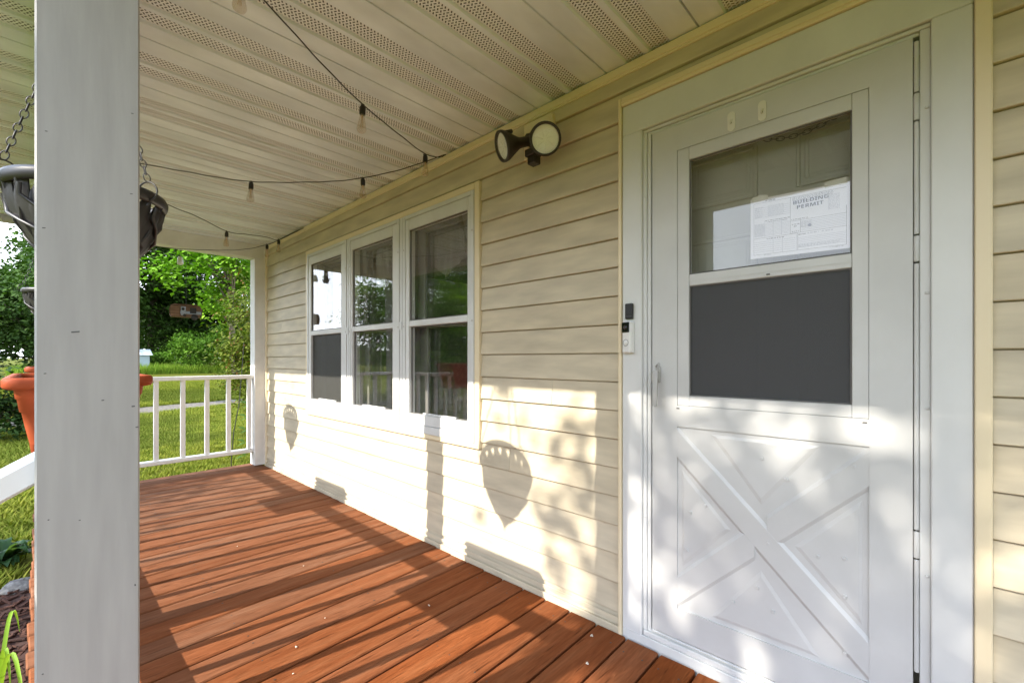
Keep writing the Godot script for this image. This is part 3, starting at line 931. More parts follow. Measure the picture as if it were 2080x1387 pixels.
func build_wall_things() -> void:
	var t := thing("flood_light", "twin-headed dark bronze flood light with motion sensor on a cream block", "flood light", Vector3(-1.44, 2.295, 0.0))
	t.scale = Vector3.ONE * 1.0
	var s := mb()
	bx(s, Vector3(0, 0.0, 0.024), Vector3(0.185, 0.185, 0.034), 0.004)
	bx(s, Vector3(0, 0.0, 0.0425), Vector3(0.135, 0.135, 0.004), 0.0015)
	obj("mounting_block", s, M.cream, t)
	s = mb()
	lathe(s, [Vector2(0, 0.002), Vector2(0.054, 0.002), Vector2(0.054, 0.012), Vector2(0.046, 0.02), Vector2(0.02, 0.026), Vector2(0, 0.026)], 24, Transform3D(Basis(Vector3.RIGHT, PI / 2), Vector3(0.0, -0.01, 0.044)))
	obj("base_plate", s, M.bronze, t)
	for q in [[Vector3(0.157, -0.110, 0.17), Vector3(0.50, -0.36, 0.78), Vector3(0.03, -0.01, 0.07)], [Vector3(-0.072, -0.078, 0.205), Vector3(-0.41, -0.34, 0.85), Vector3(-0.02, 0.0, 0.07)]]:
		var c: Vector3 = q[0]
		var ax: Vector3 = q[1].normalized()
		var tr := Transform3D(towards(ax) * Basis.from_scale(Vector3(0.92, 1, 0.92)), c)
		s = mb()
		lathe(s, [Vector2(0, -0.150), Vector2(0.022, -0.150), Vector2(0.026, -0.142), Vector2(0.027, -0.088), Vector2(0.032, -0.075), Vector2(0.056, -0.036), Vector2(0.073, -0.010), Vector2(0.079, 0.006), Vector2(0.079, 0.017), Vector2(0.068, 0.017), Vector2(0.067, 0.004)], 32, tr)
		var mid: Vector3 = c - ax * 0.12
		tube(s, [q[2], (q[2] + mid) / 2 + Vector3(0, 0.01, 0), mid], 0.016, 0.020, 8)
		bx(s, c - ax * 0.02 + Vector3(0, 0.062, 0), Vector3(0.028, 0.018, 0.045), 0.004, towards(ax) * Basis(Vector3.RIGHT, PI / 2))
		var hd := obj("lamp_head", s, M.bronze, t)
		s = mb()
		lathe(s, [Vector2(0.0665, 0.0045), Vector2(0.064, 0.0035), Vector2(0.0, 0.0035)], 32, tr)
		for k in 7: # reflector ribs behind the lens
			var a := TAU * k / 7
			tube(s, [tr * Vector3(0.012 * cos(a), 0.0045, 0.012 * sin(a)), tr * Vector3(0.05 * cos(a + 0.3), 0.0045, 0.05 * sin(a + 0.3))], 0.0016, 0.0016, 4)
		obj("reflector", s, M.lens, hd)
		s = mb()
		lathe(s, [Vector2(0.0672, 0.008), Vector2(0.062, 0.0135), Vector2(0.045, 0.018), Vector2(0.022, 0.0205), Vector2(0, 0.021)], 32, tr)
		obj("lens", s, M.lens_clear, hd)
	s = mb()
	bx(s, Vector3(0.035, -0.118, 0.115), Vector3(0.062, 0.034, 0.058), 0.004)
	bx(s, Vector3(0.038, -0.153, 0.112), Vector3(0.05, 0.04, 0.045), 0.004)
	for k in 5: bx(s, Vector3(0.020 + 0.009 * k, -0.153, 0.1352), Vector3(0.003, 0.034, 0.004))
	tube(s, [Vector3(0.01, -0.02, 0.065), Vector3(0.02, -0.07, 0.085), Vector3(0.032, -0.105, 0.105)], 0.012, 0.012, 8)
	obj("motion_sensor", s, M.bronze, t)

	t = thing("video_doorbell", "white video doorbell with black camera eye on the left door casing", "doorbell", Vector3(-0.940, 1.272, 0.0245))
	s = mb()
	var q1 := Basis(Vector3.UP, -0.22)
	bx(s, Vector3(0, 0, 0.006), Vector3(0.046, 0.130, 0.014), 0.003)
	bx(s, Vector3(0, 0, 0.018), Vector3(0.046, 0.132, 0.020), 0.006, q1)
	var body := obj("body", s, mat(lin(0.78, 0.78, 0.77), 0.35), t)
	s = mb()
	bx(s, q1 * Vector3(0, 0.043, 0.011) + Vector3(0, 0, 0.018), Vector3(0.040, 0.044, 0.006), 0.0028, q1)
	obj("camera_window", s, mat(lin(0.008, 0.008, 0.01), 0.08), t)
	s = mb()
	lathe(s, [Vector2(0.0105, 0), Vector2(0.0095, 0.0018), Vector2(0, 0.0022)], 16, Transform3D(q1 * Basis(Vector3.RIGHT, PI / 2), q1 * Vector3(0, 0.043, 0.0135) + Vector3(0, 0, 0.018)))
	obj("camera_lens", s, mat(lin(0.02, 0.02, 0.024), 0.05), t)
	s = mb()
	ring_torus(s, Transform3D(q1, q1 * Vector3(0, -0.022, 0.0102) + Vector3(0, 0, 0.018)), 0.0135, 0.0013, 24, 6)
	obj("button_ring", s, mat(lin(0.25, 0.25, 0.25), 0.4), t)
	s = mb()
	lathe(s, [Vector2(0.0115, 0), Vector2(0.0105, 0.0012), Vector2(0, 0.0014)], 20, Transform3D(q1 * Basis(Vector3.RIGHT, PI / 2), q1 * Vector3(0, -0.022, 0.0100) + Vector3(0, 0, 0.018)))
	obj("button", s, mat(lin(0.8, 0.8, 0.79), 0.3), t)

	t = thing("key_box", "small black box above the white doorbell on the door casing", "box", Vector3(-0.9365, 1.384, 0.0245))
	s = mb()
	bx(s, Vector3(0, 0.0, 0.008), Vector3(0.034, 0.066, 0.016), 0.003)
	obj("case", s, M.black, t)
	s = mb()
	bx(s, Vector3(0, -0.022, 0.0165), Vector3(0.030, 0.004, 0.003), 0.0008)
	obj("lip", s, mat(lin(0.05, 0.05, 0.05), 0.3), t)

	for q in [[-0.535, "left one of two clear adhesive hooks above the door's glass"], [-0.433, "right one of two clear adhesive hooks above the door's glass"]]:
		t = thing("adhesive_hook", q[1], "hook", Vector3(q[0], 2.052, 0.0100), "adhesive hooks on the storm door")
		s = mb()
		var loop := PackedVector2Array()
		for i in 20:
			var a := TAU * i / 20
			loop.append(Vector2(cos(a) * 0.0135, sin(a) * 0.0135 + (0.022 if sin(a) > 0 else -0.022)))
		extrude(s, loop, Vector3(0, 0, 0), Vector3.RIGHT, Vector3.UP, 0.0028)
		obj("plate", s, M.clear_plastic, t)
		s = mb()
		tube(s, [Vector3(0.001, 0.006, 0.003), Vector3(0, -0.006, 0.006), Vector3(0, -0.011, 0.012), Vector3(0, -0.006, 0.017), Vector3(0, 0.0, 0.018)], 0.0036, 0.0026, 8)
		obj("prong", s, M.clear_plastic, t)

	build_permit()

	t = thing("window_ornament", "small grey suction hook on the upper pane of the left window", "ornament", Vector3(-3.915, 1.905, 0.0178))
	s = mb()
	lathe(s, [Vector2(0.016, 0), Vector2(0.013, 0.003), Vector2(0.006, 0.007), Vector2(0, 0.008)], 14, Transform3D(Basis(Vector3.RIGHT, PI / 2), Vector3(0, 0.03, 0)))
	obj("suction_cup", s, M.clear_plastic, t)
	s = mb()
	tube(s, [Vector3(0, 0.06, 0.006), Vector3(0, 0.0, 0.008), Vector3(0, -0.05, 0.008)], 0.010, 0.012, 8)
	tube(s, [Vector3(-0.045, -0.012, 0.008), Vector3(-0.03, -0.035, 0.008), Vector3(0, -0.045, 0.008), Vector3(0.03, -0.035, 0.008), Vector3(0.045, -0.012, 0.008)], 0.006, 0.006, 6)
	obj("hook", s, mat(lin(0.10, 0.10, 0.095), 0.5), t)

func build_permit() -> void:
	var w := 672
	var h := 512
	var im := Image.create(w, h, false, Image.FORMAT_RGB8)
	im.fill(Color(0.95, 0.95, 0.95))
	var ink := Color(0.25, 0.25, 0.27)
	var pale := Color(0.62, 0.63, 0.66)
	var line := func(x0: int, y0: int, x1: int, y1: int, c: Color) -> void: im.fill_rect(Rect2i(mini(x0, x1), mini(y0, y1), maxi(2, absi(x1 - x0)), maxi(2, absi(y1 - y0))), c)
	var words := func(x0: int, x1: int, y: int, c: Color, hh: int) -> void:
		var x := x0
		while x < x1:
			var l := rng.randi_range(6, 22)
			for q in range(x, mini(x + l, x1), 4):
				im.fill_rect(Rect2i(q, y + rng.randi_range(0, 1), 2 + rng.randi_range(0, 1), hh), c)
			x += l + 6
	line.call(24, 40, 640, 40, ink); line.call(24, 480, 640, 480, ink); line.call(24, 40, 24, 480, pale); line.call(284, 40, 284, 340, ink); line.call(640, 180, 640, 480, ink)
	for y in [48, 58, 68]: words.call(300, 560, y, ink, 5)
	words.call(110, 180, 24, Color(0.1, 0.1, 0.1), 9)
	for y in range(84, 180, 16): line.call(30, y, 280, y, pale); words.call(32, 90, y - 9, pale, 6); words.call(130, 240, y - 10, pale, 6)
	words.call(110, 280, 196, ink, 7); words.call(120, 270, 210, ink, 6)
	for y in range(226, 336, 11): line.call(30, y, 280, y, pale); words.call(30, 100, y - 8, pale, 5)
	for x in [105, 165, 225]: line.call(x, 196, x, 336, pale)
	line.call(24, 340, 330, 340, ink)
	words.call(120, 240, 350, ink, 9)
	for y in range(374, 476, 17): line.call(28, y, 320, y, pale)
	for x in [165, 230, 326]: line.call(x, 350, x, 478, pale)
	words.call(300, 480, 82, pale, 6)
	for y in range(76, 190, 10): words.call(530, 600, y, pale, 5)
	line.call(288, 236, 640, 236, ink); line.call(352, 236, 352, 336, ink); line.call(288, 336, 640, 336, ink)
	words.call(292, 400, 222, ink, 6); words.call(296, 346, 262, ink, 8); words.call(310, 330, 278, ink, 8); words.call(296, 346, 320, ink, 8)
	for y in range(250, 334, 12): line.call(360, y, 636, y, pale)
	for y in range(248, 300, 6): words.call(356, 430, y, pale, 4)
	for y in 26:
		for x in 30:
			if Vector2(x - 15, y - 13).length() < 9 + rng.randf() * 5: im.set_pixel(398 + x, 276 + y, ink.lerp(pale, rng.randf() * 0.6))
	words.call(340, 390, 350, ink, 8); words.call(400, 470, 348, pale, 8); words.call(490, 560, 348, pale, 8)
	line.call(334, 340, 334, 478, ink)
	for y in range(380, 470, 13): line.call(338, y, 636, y, pale)
	for y in [436, 444, 452]: words.call(338, 600, y, pale, 5)
	words.call(540, 630, 486, ink, 5); words.call(100, 150, 486, ink, 4)
	var m := mat(Color(0.84, 0.84, 0.86), 0.7)
	m.albedo_texture = tex(im)
	var t := thing("building_permit", "white building permit sheet taped behind the upper door glass", "notice", Vector3(-0.3295, 1.642, -0.0062))
	var st := SurfaceTool.new()
	st.begin(Mesh.PRIMITIVE_TRIANGLES)
	var nx := 8
	for i in nx:
		var q := []
		for p in [[i, 0], [i + 1, 0], [i + 1, 1], [i, 1]]:
			var u: float = float(p[0]) / nx
			q.append([Vector3((u - 0.5) * 0.292, (p[1] - 0.5) * 0.212 - 0.008 * u + 0.004, 0.0007 * sin(u * 9.0)), Vector2(u, 1.0 - p[1])])
		for k in [0, 2, 1, 0, 3, 2]:
			st.set_uv(q[k][1]); st.add_vertex(q[k][0])
	st.generate_normals()
	var me := st.commit()
	me.surface_set_material(0, m)
	inst("sheet", me, Transform3D(), t)
	var font := SystemFont.new()
	font.font_names = PackedStringArray(["Droid Sans"])
	font.font_weight = 700
	var im2 := mat(lin(0.03, 0.03, 0.035), 0.8)
	for q in [["BUILDING", 0.036, 0.0745 - 0.006, 0.0135], ["PERMIT", 0.034, 0.0575 - 0.006, 0.0135]]:
		var tm := TextMesh.new()
		tm.text = q[0]
		tm.font = font
		tm.font_size = 64
		tm.pixel_size = q[3] / 46.0
		tm.depth = 0.0003
		tm.material = im2
		var o := MeshInstance3D.new()
		o.mesh = tm
		o.position = Vector3(q[1], q[2], 0.0011)
		o.scale = Vector3(1.12, 0.86, 1)
		put("lettering", o, t)
	var s := mb()
	bx(s, Vector3(0.105, 0.106, 0.0014), Vector3(0.060, 0.022, 0.0006), 0.0, Basis(Vector3.BACK, 0.02))
	bx(s, Vector3(-0.115, 0.110, 0.0014), Vector3(0.050, 0.018, 0.0006))
	obj("tape", s, M.tape, t)

# ------------------------------------------------------------------ baskets, planters, ornaments
func hanging_basket(label: String, c: Vector3) -> void:
	var t := thing("hanging_basket", label, "hanging basket", c, "hanging baskets along the porch front")
	var s := mb()
	var R := 0.186
	lathe(s, [Vector2(R - 0.012, -0.014), Vector2(R + 0.002, -0.022), Vector2(R + 0.010, -0.010), Vector2(R + 0.012, 0.006), Vector2(R + 0.006, 0.017), Vector2(R - 0.006, 0.018), Vector2(R - 0.013, 0.008), Vector2(R - 0.012, -0.014)], 48)
	obj("rim", s, M.iron, t)
	s = mb()
	lathe(s, [Vector2(0.0, -0.285), Vector2(0.04, -0.265), Vector2(0.095, -0.20), Vector2(0.135, -0.13), Vector2(0.158, -0.07), Vector2(0.150, -0.066), Vector2(0.125, -0.13), Vector2(0.08, -0.2), Vector2(0, -0.25)], 40)
	obj("coco_liner", s, M.coco, t)
	# overlapping leaves of moulded resin
	for i in 18:
		var a0 := TAU * i / 18.0
		s = mb()
		s.set_smooth_group(0)
		var rows := []
		for k in 9:
			var u := k / 8.0
			var a := a0 + 0.55 * u - 0.1
			var r := lerpf(R - 0.004, 0.012, pow(u, 1.25)) + 0.020 * sin(u * PI)
			var y := -0.012 - 0.292 * u
			var wd := 0.038 * pow(sin(PI * clampf(u * 0.93 + 0.07, 0, 1)), 0.7) + 0.004
			var mid := Vector3(cos(a) * r, y, sin(a) * r)
			var tan := Vector3(-sin(a), 0, cos(a))
			var out := Vector3(cos(a), 0.35, sin(a)).normalized()
			rows.append([mid - tan * wd - out * 0.006, mid + out * 0.009, mid + tan * wd - out * 0.006, out])
		for k in 8:
			var A: Array = rows[k]
			var B: Array = rows[k + 1]
			for j in 2:
				quad(s, A[j], A[j + 1], B[j + 1], B[j])
				var d: Vector3 = A[3] * 0.004
				quad(s, A[j] - d, B[j] - d, B[j + 1] - d, A[j + 1] - d)
		tube(s, [rows[0][1] + Vector3(0, 0.008, 0), rows[3][1], rows[6][1], rows[8][1]], 0.006, 0.003, 5)
		obj("leaf", s, M.iron, t)
	s = mb()
	for i in 7: # vines winding over the leaves
		var vp := []
		for k in 9:
			var u := k / 8.0
			var a := TAU * i / 7.0 - 1.5 * u + 0.25 * sin(u * 9.0)
			var rr := lerpf(R + 0.004, 0.03, pow(u, 1.2)) + 0.021 * sin(u * PI)
			vp.append(Vector3(cos(a) * rr, -0.03 - 0.25 * u, sin(a) * rr))
		tube(s, vp, 0.0065, 0.004, 5)
	obj("vine", s, M.iron, t)
	s = mb()
	ellipsoid(s, Vector3(0, -0.302, 0), Vector3(0.02, 0.022, 0.02))
	tube(s, [Vector3(0, -0.31, 0), Vector3(0, -0.345, 0)], 0.010, 0.002, 6)
	obj("finial", s, M.iron, t)
	var top := Vector3(0, 2.40 - c.y, 0)
	for i in 3:
		var a := TAU * i / 3.0 + 1.35
		var p := Vector3(cos(a) * R, 0.02, sin(a) * R)
		s = mb()
		var lp := Basis(Vector3.UP, -a + PI / 2)
		ring_torus(s, Transform3D(Basis(Vector3.UP, -a), p + Vector3(0, -0.006, 0)), 0.030, 0.0026, 18, 5)
		var q0 := p + Vector3(0, 0.026, 0)
		var n := int((top - q0).length() / 0.023)
		var ax := (top - q0).normalized()
		var bs := towards(ax)
		for k in n:
			var cc := q0.lerp(top, (k + 0.5) / n)
			ring_torus(s, Transform3D(bs * Basis(Vector3.UP, PI / 2 * (k % 2)), cc), 0.0085, 0.0016, 10, 4, 1.75)
		obj("chain", s, M.iron, t)
	s = mb()
	tube(s, [top + Vector3(0, -0.01, 0), top + Vector3(0.012, 0.005, 0), top + Vector3(0.012, 0.025, 0), top + Vector3(0, 0.038, 0), top + Vector3(0, 0.058, 0)], 0.0035, 0.0035, 6)
	obj("hook", s, M.iron, t)

func rounded_loop(hx: float, hz: float, r: float) -> Array:
	var out := []
	for q in 4:
		var cx: float = (hx - r) * [1, -1, -1, 1][q]
		var cz: float = (hz - r) * [1, 1, -1, -1][q]
		for k in 6:
			var a := PI / 2 * (q + k / 5.0)
			out.append(Vector2(cx + r * cos(a), cz + r * sin(a)))
	return out

func loft(s: SurfaceTool, rings: Array) -> void: # each [y, half x, half z, corner radius, z shift], going up, seen from outside
	s.set_smooth_group(0)
	for i in rings.size() - 1:
		var A := rounded_loop(rings[i][1], rings[i][2], rings[i][3])
		var B := rounded_loop(rings[i + 1][1], rings[i + 1][2], rings[i + 1][3])
		var sa: float = rings[i][4] if rings[i].size() > 4 else 0.0
		var sb: float = rings[i + 1][4] if rings[i + 1].size() > 4 else 0.0
		for k in A.size():
			var k2 := (k + 1) % A.size()
			quad(s, Vector3(A[k].x, rings[i][0], A[k].y + sa), Vector3(B[k].x, rings[i + 1][0], B[k].y + sb), Vector3(B[k2].x, rings[i + 1][0], B[k2].y + sb), Vector3(A[k2].x, rings[i][0], A[k2].y + sa))
	s.set_smooth_group(-1)

func rail_planter(label: String, at: Vector3) -> void:
	var t := thing("rail_planter", label, "planter", at, "terracotta planters astride the front rail")
	var s := mb() # at.y is the top of the rail
	loft(s, [[-0.055, 0.255, 0.100, 0.02], [0.0, 0.263, 0.110, 0.022], [0.035, 0.268, 0.1155, 0.024], [0.037, 0.272, 0.119, 0.025], [0.07, 0.276, 0.1235, 0.026], [0.072, 0.279, 0.1265, 0.027], [0.094, 0.281, 0.129, 0.027]])
	for sg in [-1, 1]: # the legs of the saddle, each side of the rail
		loft(s, [[-0.170, 0.225, 0.004, 0.003, sg * 0.070], [-0.168, 0.236, 0.016, 0.008, sg * 0.070], [-0.05, 0.256, 0.0255, 0.012, sg * 0.0755]])
	obj("body", s, M.terra, t)
	s = mb()
	loft(s, [[0.094, 0.281, 0.129, 0.027], [0.098, 0.298, 0.146, 0.034], [0.104, 0.302, 0.150, 0.036], [0.120, 0.302, 0.150, 0.036], [0.126, 0.298, 0.146, 0.034], [0.126, 0.282, 0.130, 0.028], [0.118, 0.276, 0.124, 0.026], [0.06, 0.270, 0.118, 0.024]])
	obj("rim", s, M.terra, t)
	s = mb()
	var g := []
	for i in 15:
		var row := []
		for j in 8: row.append(Vector3(lerpf(-0.274, 0.274, i / 14.0), 0.088 + rng.randf_range(-0.009, 0.011), lerpf(-0.121, 0.121, j / 7.0)))
		g.append(row)
	for i in 14:
		for j in 7: quad(s, g[i][j], g[i][j + 1], g[i + 1][j + 1], g[i + 1][j])
	for k in 60:
		ellipsoid(s, Vector3(rng.randf_range(-0.26, 0.26), 0.093 + rng.randf_range(0, 0.012), rng.randf_range(-0.11, 0.11)), Vector3(1, 0.7, 1) * rng.randf_range(0.004, 0.012), Basis(), 6, 4)
	obj("soil", s, M.soil, t)

func build_porch_things() -> void:
	hanging_basket("dark leaf-patterned hanging basket partly hidden by the close post", Vector3(-1.95, 1.70, 1.645))
	hanging_basket("dark hanging basket farther along, over the long front railing", Vector3(-5.0, 1.70, 1.665))
	rail_planter("terracotta rail planter showing on both sides of the close post", Vector3(-1.963, 1.0065, 1.672))
	rail_planter("farther terracotta rail planter, its rim peeping out left of the post", Vector3(-4.08, 1.0065, 1.672))

	# a wooden birdhouse in the shape of a camper, under the end of the roof
	var t := thing("camper_birdhouse", "little wooden camper-shaped birdhouse hanging beyond the far railing", "birdhouse", Vector3(-5.95, 1.69, 0.665))
	t.rotation.y = 1.40
	t.scale = Vector3.ONE * 1.12
	var s := mb()
	var loop := PackedVector2Array()
	for p in [[-0.115, -0.045], [0.115, -0.045], [0.128, -0.02], [0.128, 0.03], [0.112, 0.062], [0.08, 0.078], [-0.09, 0.078], [-0.118, 0.066], [-0.128, 0.03], [-0.128, -0.02]]: loop.append(Vector2(p[0], p[1]))
	extrude(s, loop, Vector3(0, 0, -0.06), Vector3.RIGHT, Vector3.UP, 0.12)
	var wood := mat(lin(0.12, 0.07, 0.04), 0.8)
	obj("body", s, wood, t)
	s = mb()
	for k in 4: bx(s, Vector3(-0.085, -0.026 + 0.026 * k, 0.0612), Vector3(0.068, 0.020, 0.004), 0.001)
	for k in 2: bx(s, Vector3(0.0, 0.060 + 0.0 * k, 0.0612), Vector3(0.2, 0.014, 0.004), 0.001)
	obj("plank", s, mat(lin(0.17, 0.095, 0.05), 0.8), t)
	s = mb()
	bx(s, Vector3(0.038, -0.004, 0.0612), Vector3(0.165, 0.028, 0.004), 0.001)
	obj("stripe", s, mat(lin(0.22, 0.26, 0.30), 0.7), t)
	s = mb()
	bx(s, Vector3(0.055, 0.018, 0.064), Vector3(0.05, 0.055, 0.004), 0.001)
	obj("window", s, M.black, t)
	s = mb()
	bx(s, Vector3(-0.022, 0.012, 0.064), Vector3(0.038, 0.085, 0.004), 0.001)
	obj("door", s, mat(lin(0.24, 0.27, 0.30), 0.7), t)
	s = mb()
	lathe(s, [Vector2(0.013, 0), Vector2(0.012, 0.003), Vector2(0, 0.004)], 14, Transform3D(Basis(Vector3.RIGHT, PI / 2), Vector3(-0.024, 0.03, 0.066)))
	lathe(s, [Vector2(0.012, 0), Vector2(0.011, 0.003), Vector2(0, 0.004)], 14, Transform3D(Basis(Vector3.RIGHT, PI / 2), Vector3(-0.012, -0.03, 0.066)))
	obj("entrance_hole", s, M.black, t)
	s = mb()
	lathe(s, [Vector2(0, -0.012), Vector2(0.026, -0.012), Vector2(0.028, -0.008), Vector2(0.028, 0.008), Vector2(0.026, 0.012), Vector2(0, 0.012)], 18, Transform3D(Basis(Vector3.RIGHT, PI / 2), Vector3(0.066, -0.046, 0.056)))
	obj("wheel", s, M.black, t)
	s = mb()
	tube(s, [Vector3(0, 0.078, 0), Vector3(0, 0.76, 0)], 0.0011, 0.0011, 4)
	obj("wire", s, M.iron, t)

	t = thing("hanging_ornament", "small white bell-shaped ornament under the far end of the roof", "ornament", Vector3(-5.85, 2.235, 0.735))
	s = mb()
	lathe(s, [Vector2(0.0, -0.035), Vector2(0.026, -0.04), Vector2(0.030, -0.034), Vector2(0.022, 0.03), Vector2(0.014, 0.045), Vector2(0, 0.048)], 16, Transform3D(Basis(Vector3.BACK, 0.25), Vector3.ZERO))
	obj("bell", s, mat(lin(0.75, 0.75, 0.76), 0.4), t)
	s = mb()
	tube(s, [Vector3(0, 0.045, 0), Vector3(0, 0.215, 0)], 0.0012, 0.0012, 4)
	obj("wire", s, M.iron, t)

	# bits fallen on the deck
	var spots := [[1.0, -1.062, 0.13], [0.9, -0.978, 0.29], [1.0, -1.345, 0.82], [0.8, -1.905, 1.03], [0.6, -1.75, 1.10], [0.9, -1.76, 0.47], [0.6, -2.62, 0.72], [0.6, -3.2, 0.9], [0.5, -2.02, 0.86]]
	var pm := mat(lin(0.62, 0.56, 0.46), 0.8)
	for q in spots:
		s = mb()
		var c := Vector3(q[1], 0.0, q[2])
		ellipsoid(s, Vector3(0, -0.003, 0), Vector3(0.007, 0.003, 0.004) * q[0], Basis(Vector3.UP, rng.randf() * 6.0) * Basis(Vector3.BACK, 0.3), 7, 4)
		if q[0] > 0.7: ellipsoid(s, Vector3(0.007, -0.002, 0.003), Vector3(0.0045, 0.0025, 0.003) * q[0], Basis(Vector3.UP, rng.randf() * 6.0), 6, 4)
		var o := obj("fallen_petal", s, pm)
		o.position = c
		tag(o, "tiny pale dried petal lying on the red-brown deck boards", "petal", "petals scattered on the deck")

# ------------------------------------------------------------------ ground and plants
func ground_y(x: float, z: float) -> float:
	var d := maxf(0.0, -x - 9.0)
	var y := GROUND + 0.62 * smoothstep(0.0, 34.0, d) + 0.004 * d
	var dist := Vector2(x, z).length()
	var away := smoothstep(8.0, 20.0, dist)
	return y + away * (0.06 * sin(x * 0.21 + 1.0) * cos(z * 0.17) + 0.03 * sin(x * 0.6 + z * 0.45))

func build_ground() -> void:
	var xs := []
	for v in [-400, -300, -220, -160, -120, -95, -80, -70]: xs.append(float(v))
	for i in range(0, 68): xs.append(-64.0 + i)
	for v in [6, 9, 13, 18, 25, 35, 50, 70, 100, 150, 220, 300, 400]: xs.append(float(v))
	var zs := []
	for v in [-400, -300, -200, -130, -90, -60, -45]: zs.append(float(v))
	for i in range(0, 60): zs.append(-36.0 + i)
	for v in [26, 30, 36, 45, 60, 90, 130, 200, 300, 400]: zs.append(float(v))
	var s := mb()
	s.set_smooth_group(0)
	for i in xs.size() - 1:
		for j in zs.size() - 1:
			var p := func(a: float, b: float) -> Vector3: return Vector3(a, ground_y(a, b), b)
			quad(s, p.call(xs[i], zs[j]), p.call(xs[i], zs[j + 1]), p.call(xs[i + 1], zs[j + 1]), p.call(xs[i + 1], zs[j]))
	var lawn := mat(lin(0.19, 0.20, 0.035), 0.95, 0.1)
	var a := noise_img(512, 512, 0.02, 61, 5)
	var b := noise_img(512, 512, 0.12, 62, 3)
	var im := Image.create(512, 512, false, Image.FORMAT_RGB8)
	for y in 512:
		for x in 512:
			var u := a.get_pixel(x, y).r
			var v := b.get_pixel(x, y).r
			var k := 0.55 + 0.45 * v
			im.set_pixel(x, y, Color(k * lerpf(0.82, 1.0, u), k * lerpf(0.95, 0.92, u), k * lerpf(0.75, 1.0, u)))
	lawn.albedo_texture = tex(im)
	world_map(lawn, Vector3(0.23, 0.23, 0.23))
	var o := obj("ground", s, lawn)
	tag(o, "mown lawn sloping gently up to the trees", "lawn", "", "structure")
	# gravel strip across the lawn
	s = mb()
	s.set_smooth_group(0)
	var prev := []
	for i in 121:
		var z := -40.0 + i * 0.6
		var x := -16.75 + 0.37 * (z - 1.0) + 0.12 * sin(z * 0.8)
		var row := []
		for k in 5:
			var xx := x + (k - 2) * 0.33 + (0.12 * sin(z * 2.3 + k) if k % 4 == 0 else 0.0)
			row.append(Vector3(xx, ground_y(xx, z) + 0.012, z))
		if i:
			for k in 4: quad(s, prev[k], row[k], row[k + 1], prev[k + 1])
		prev = row
	var gm := mat(lin(0.20, 0.17, 0.13), 0.95)
	gm.albedo_texture = M.stone.albedo_texture
	world_map(gm, Vector3(1.3, 1.3, 1.3))
	tag(obj("path", s, gm), "grey gravel strip crossing the lawn beyond the railing", "path", "", "structure")
	# mulch bed by the deck
	s = mb()
	prev = []
	for i in 30:
		var x := -4.75 + i * 0.118
		var row := []
		for k in 11:
			var z := 1.765 + k * 0.12
			row.append(Vector3(x, ground_y(x, z) + 0.03 + rng.randf_range(0, 0.02), z))
		if i:
			for k in 10: quad(s, prev[k], prev[k + 1], row[k + 1], row[k])
		prev = row
	var mm := mat(lin(0.045, 0.018, 0.011), 1.0)
	tag(obj("mulch_bed", s, mm), "dark brown mulch bed along the deck's front edge", "flower bed", "", "structure")
	# bark chips on it
	var chip := mb()
	bx(chip, Vector3.ZERO, Vector3(0.055, 0.008, 0.014), 0.002)
	var tf := []
	var cl := []
	for i in 2600:
		var p := Vector3(rng.randf_range(-4.72, -1.4), 0, rng.randf_range(1.80, 2.95))
		p.y = ground_y(p.x, p.z) + 0.048
		tf.append(Transform3D(Basis(Vector3.UP, rng.randf() * TAU) * Basis(Vector3.RIGHT, rng.randf_range(-0.5, 0.5)) * Basis(Vector3.BACK, rng.randf_range(-0.4, 0.4)) * Basis.from_scale(Vector3.ONE * rng.randf_range(0.6, 1.5)), p))
		cl.append(Color(0.065, 0.026, 0.015) * rng.randf_range(0.5, 1.4))
	tag(scatter("bark_chips", chip, mat(Color.WHITE, 1.0), tf, cl), "dark bark chips covering the flower bed", "bark mulch", "", "stuff")
	# lawn blades near enough to tell
	var bl := mb()
	for k in 6:
		var a2 := TAU * k / 6.0 + 0.4
		var d := Vector3(cos(a2), 0, sin(a2))
		var w := Vector3(-d.z, 0, d.x) * 0.0045
		var r := d * 0.02
		var mid := r + d * 0.015 + Vector3(0, 0.045, 0)
		var tip := r + d * 0.05 + Vector3(0, 0.075, 0)
		quad(bl, r - w, r + w, mid + w * 0.8, mid - w * 0.8)
		tri(bl, mid - w * 0.8, mid + w * 0.8, tip)
	tf = []
	cl = []
	for i in 90000:
		var far := pow(rng.randf(), 0.62)
		var x := -5.75 - 24.0 * far
		var z := 1.75 + x * (-0.10 + rng.randf() * 0.52) + rng.randf_range(-1, 1)
		if i % 4 == 0:
			z = 1.9 + rng.randf_range(-0.6, 1.6) - 0.045 * x * rng.randf()
			x = rng.randf_range(-24.0, -4.8)
		if absf(x - (-16.75 + 0.37 * (z - 1.0))) < 0.8: continue
		if x > -5.72 and z < 1.86: continue
		if x > -4.8: continue
		var sc := rng.randf_range(0.7, 1.3) * (1.0 + far * 0.9)
		tf.append(Transform3D(Basis(Vector3.UP, rng.randf() * TAU) * Basis.from_scale(Vector3(sc, sc * 0.85, sc)), Vector3(x, ground_y(x, z) - 0.005, z)))
		var g := rng.randf()
		cl.append(Color(lerpf(0.12, 0.26, g), lerpf(0.165, 0.26, g), lerpf(0.018, 0.045, g)) * rng.randf_range(0.75, 1.2))
	var gmt := mat(Color.WHITE, 0.85, 0.12)
	gmt.backlight_enabled = true
	gmt.backlight = Color(0.55, 0.62, 0.3)
	tag(scatter("grass", bl, gmt, tf, cl), "short sunlit grass of the lawn past the railing", "grass", "", "stuff")

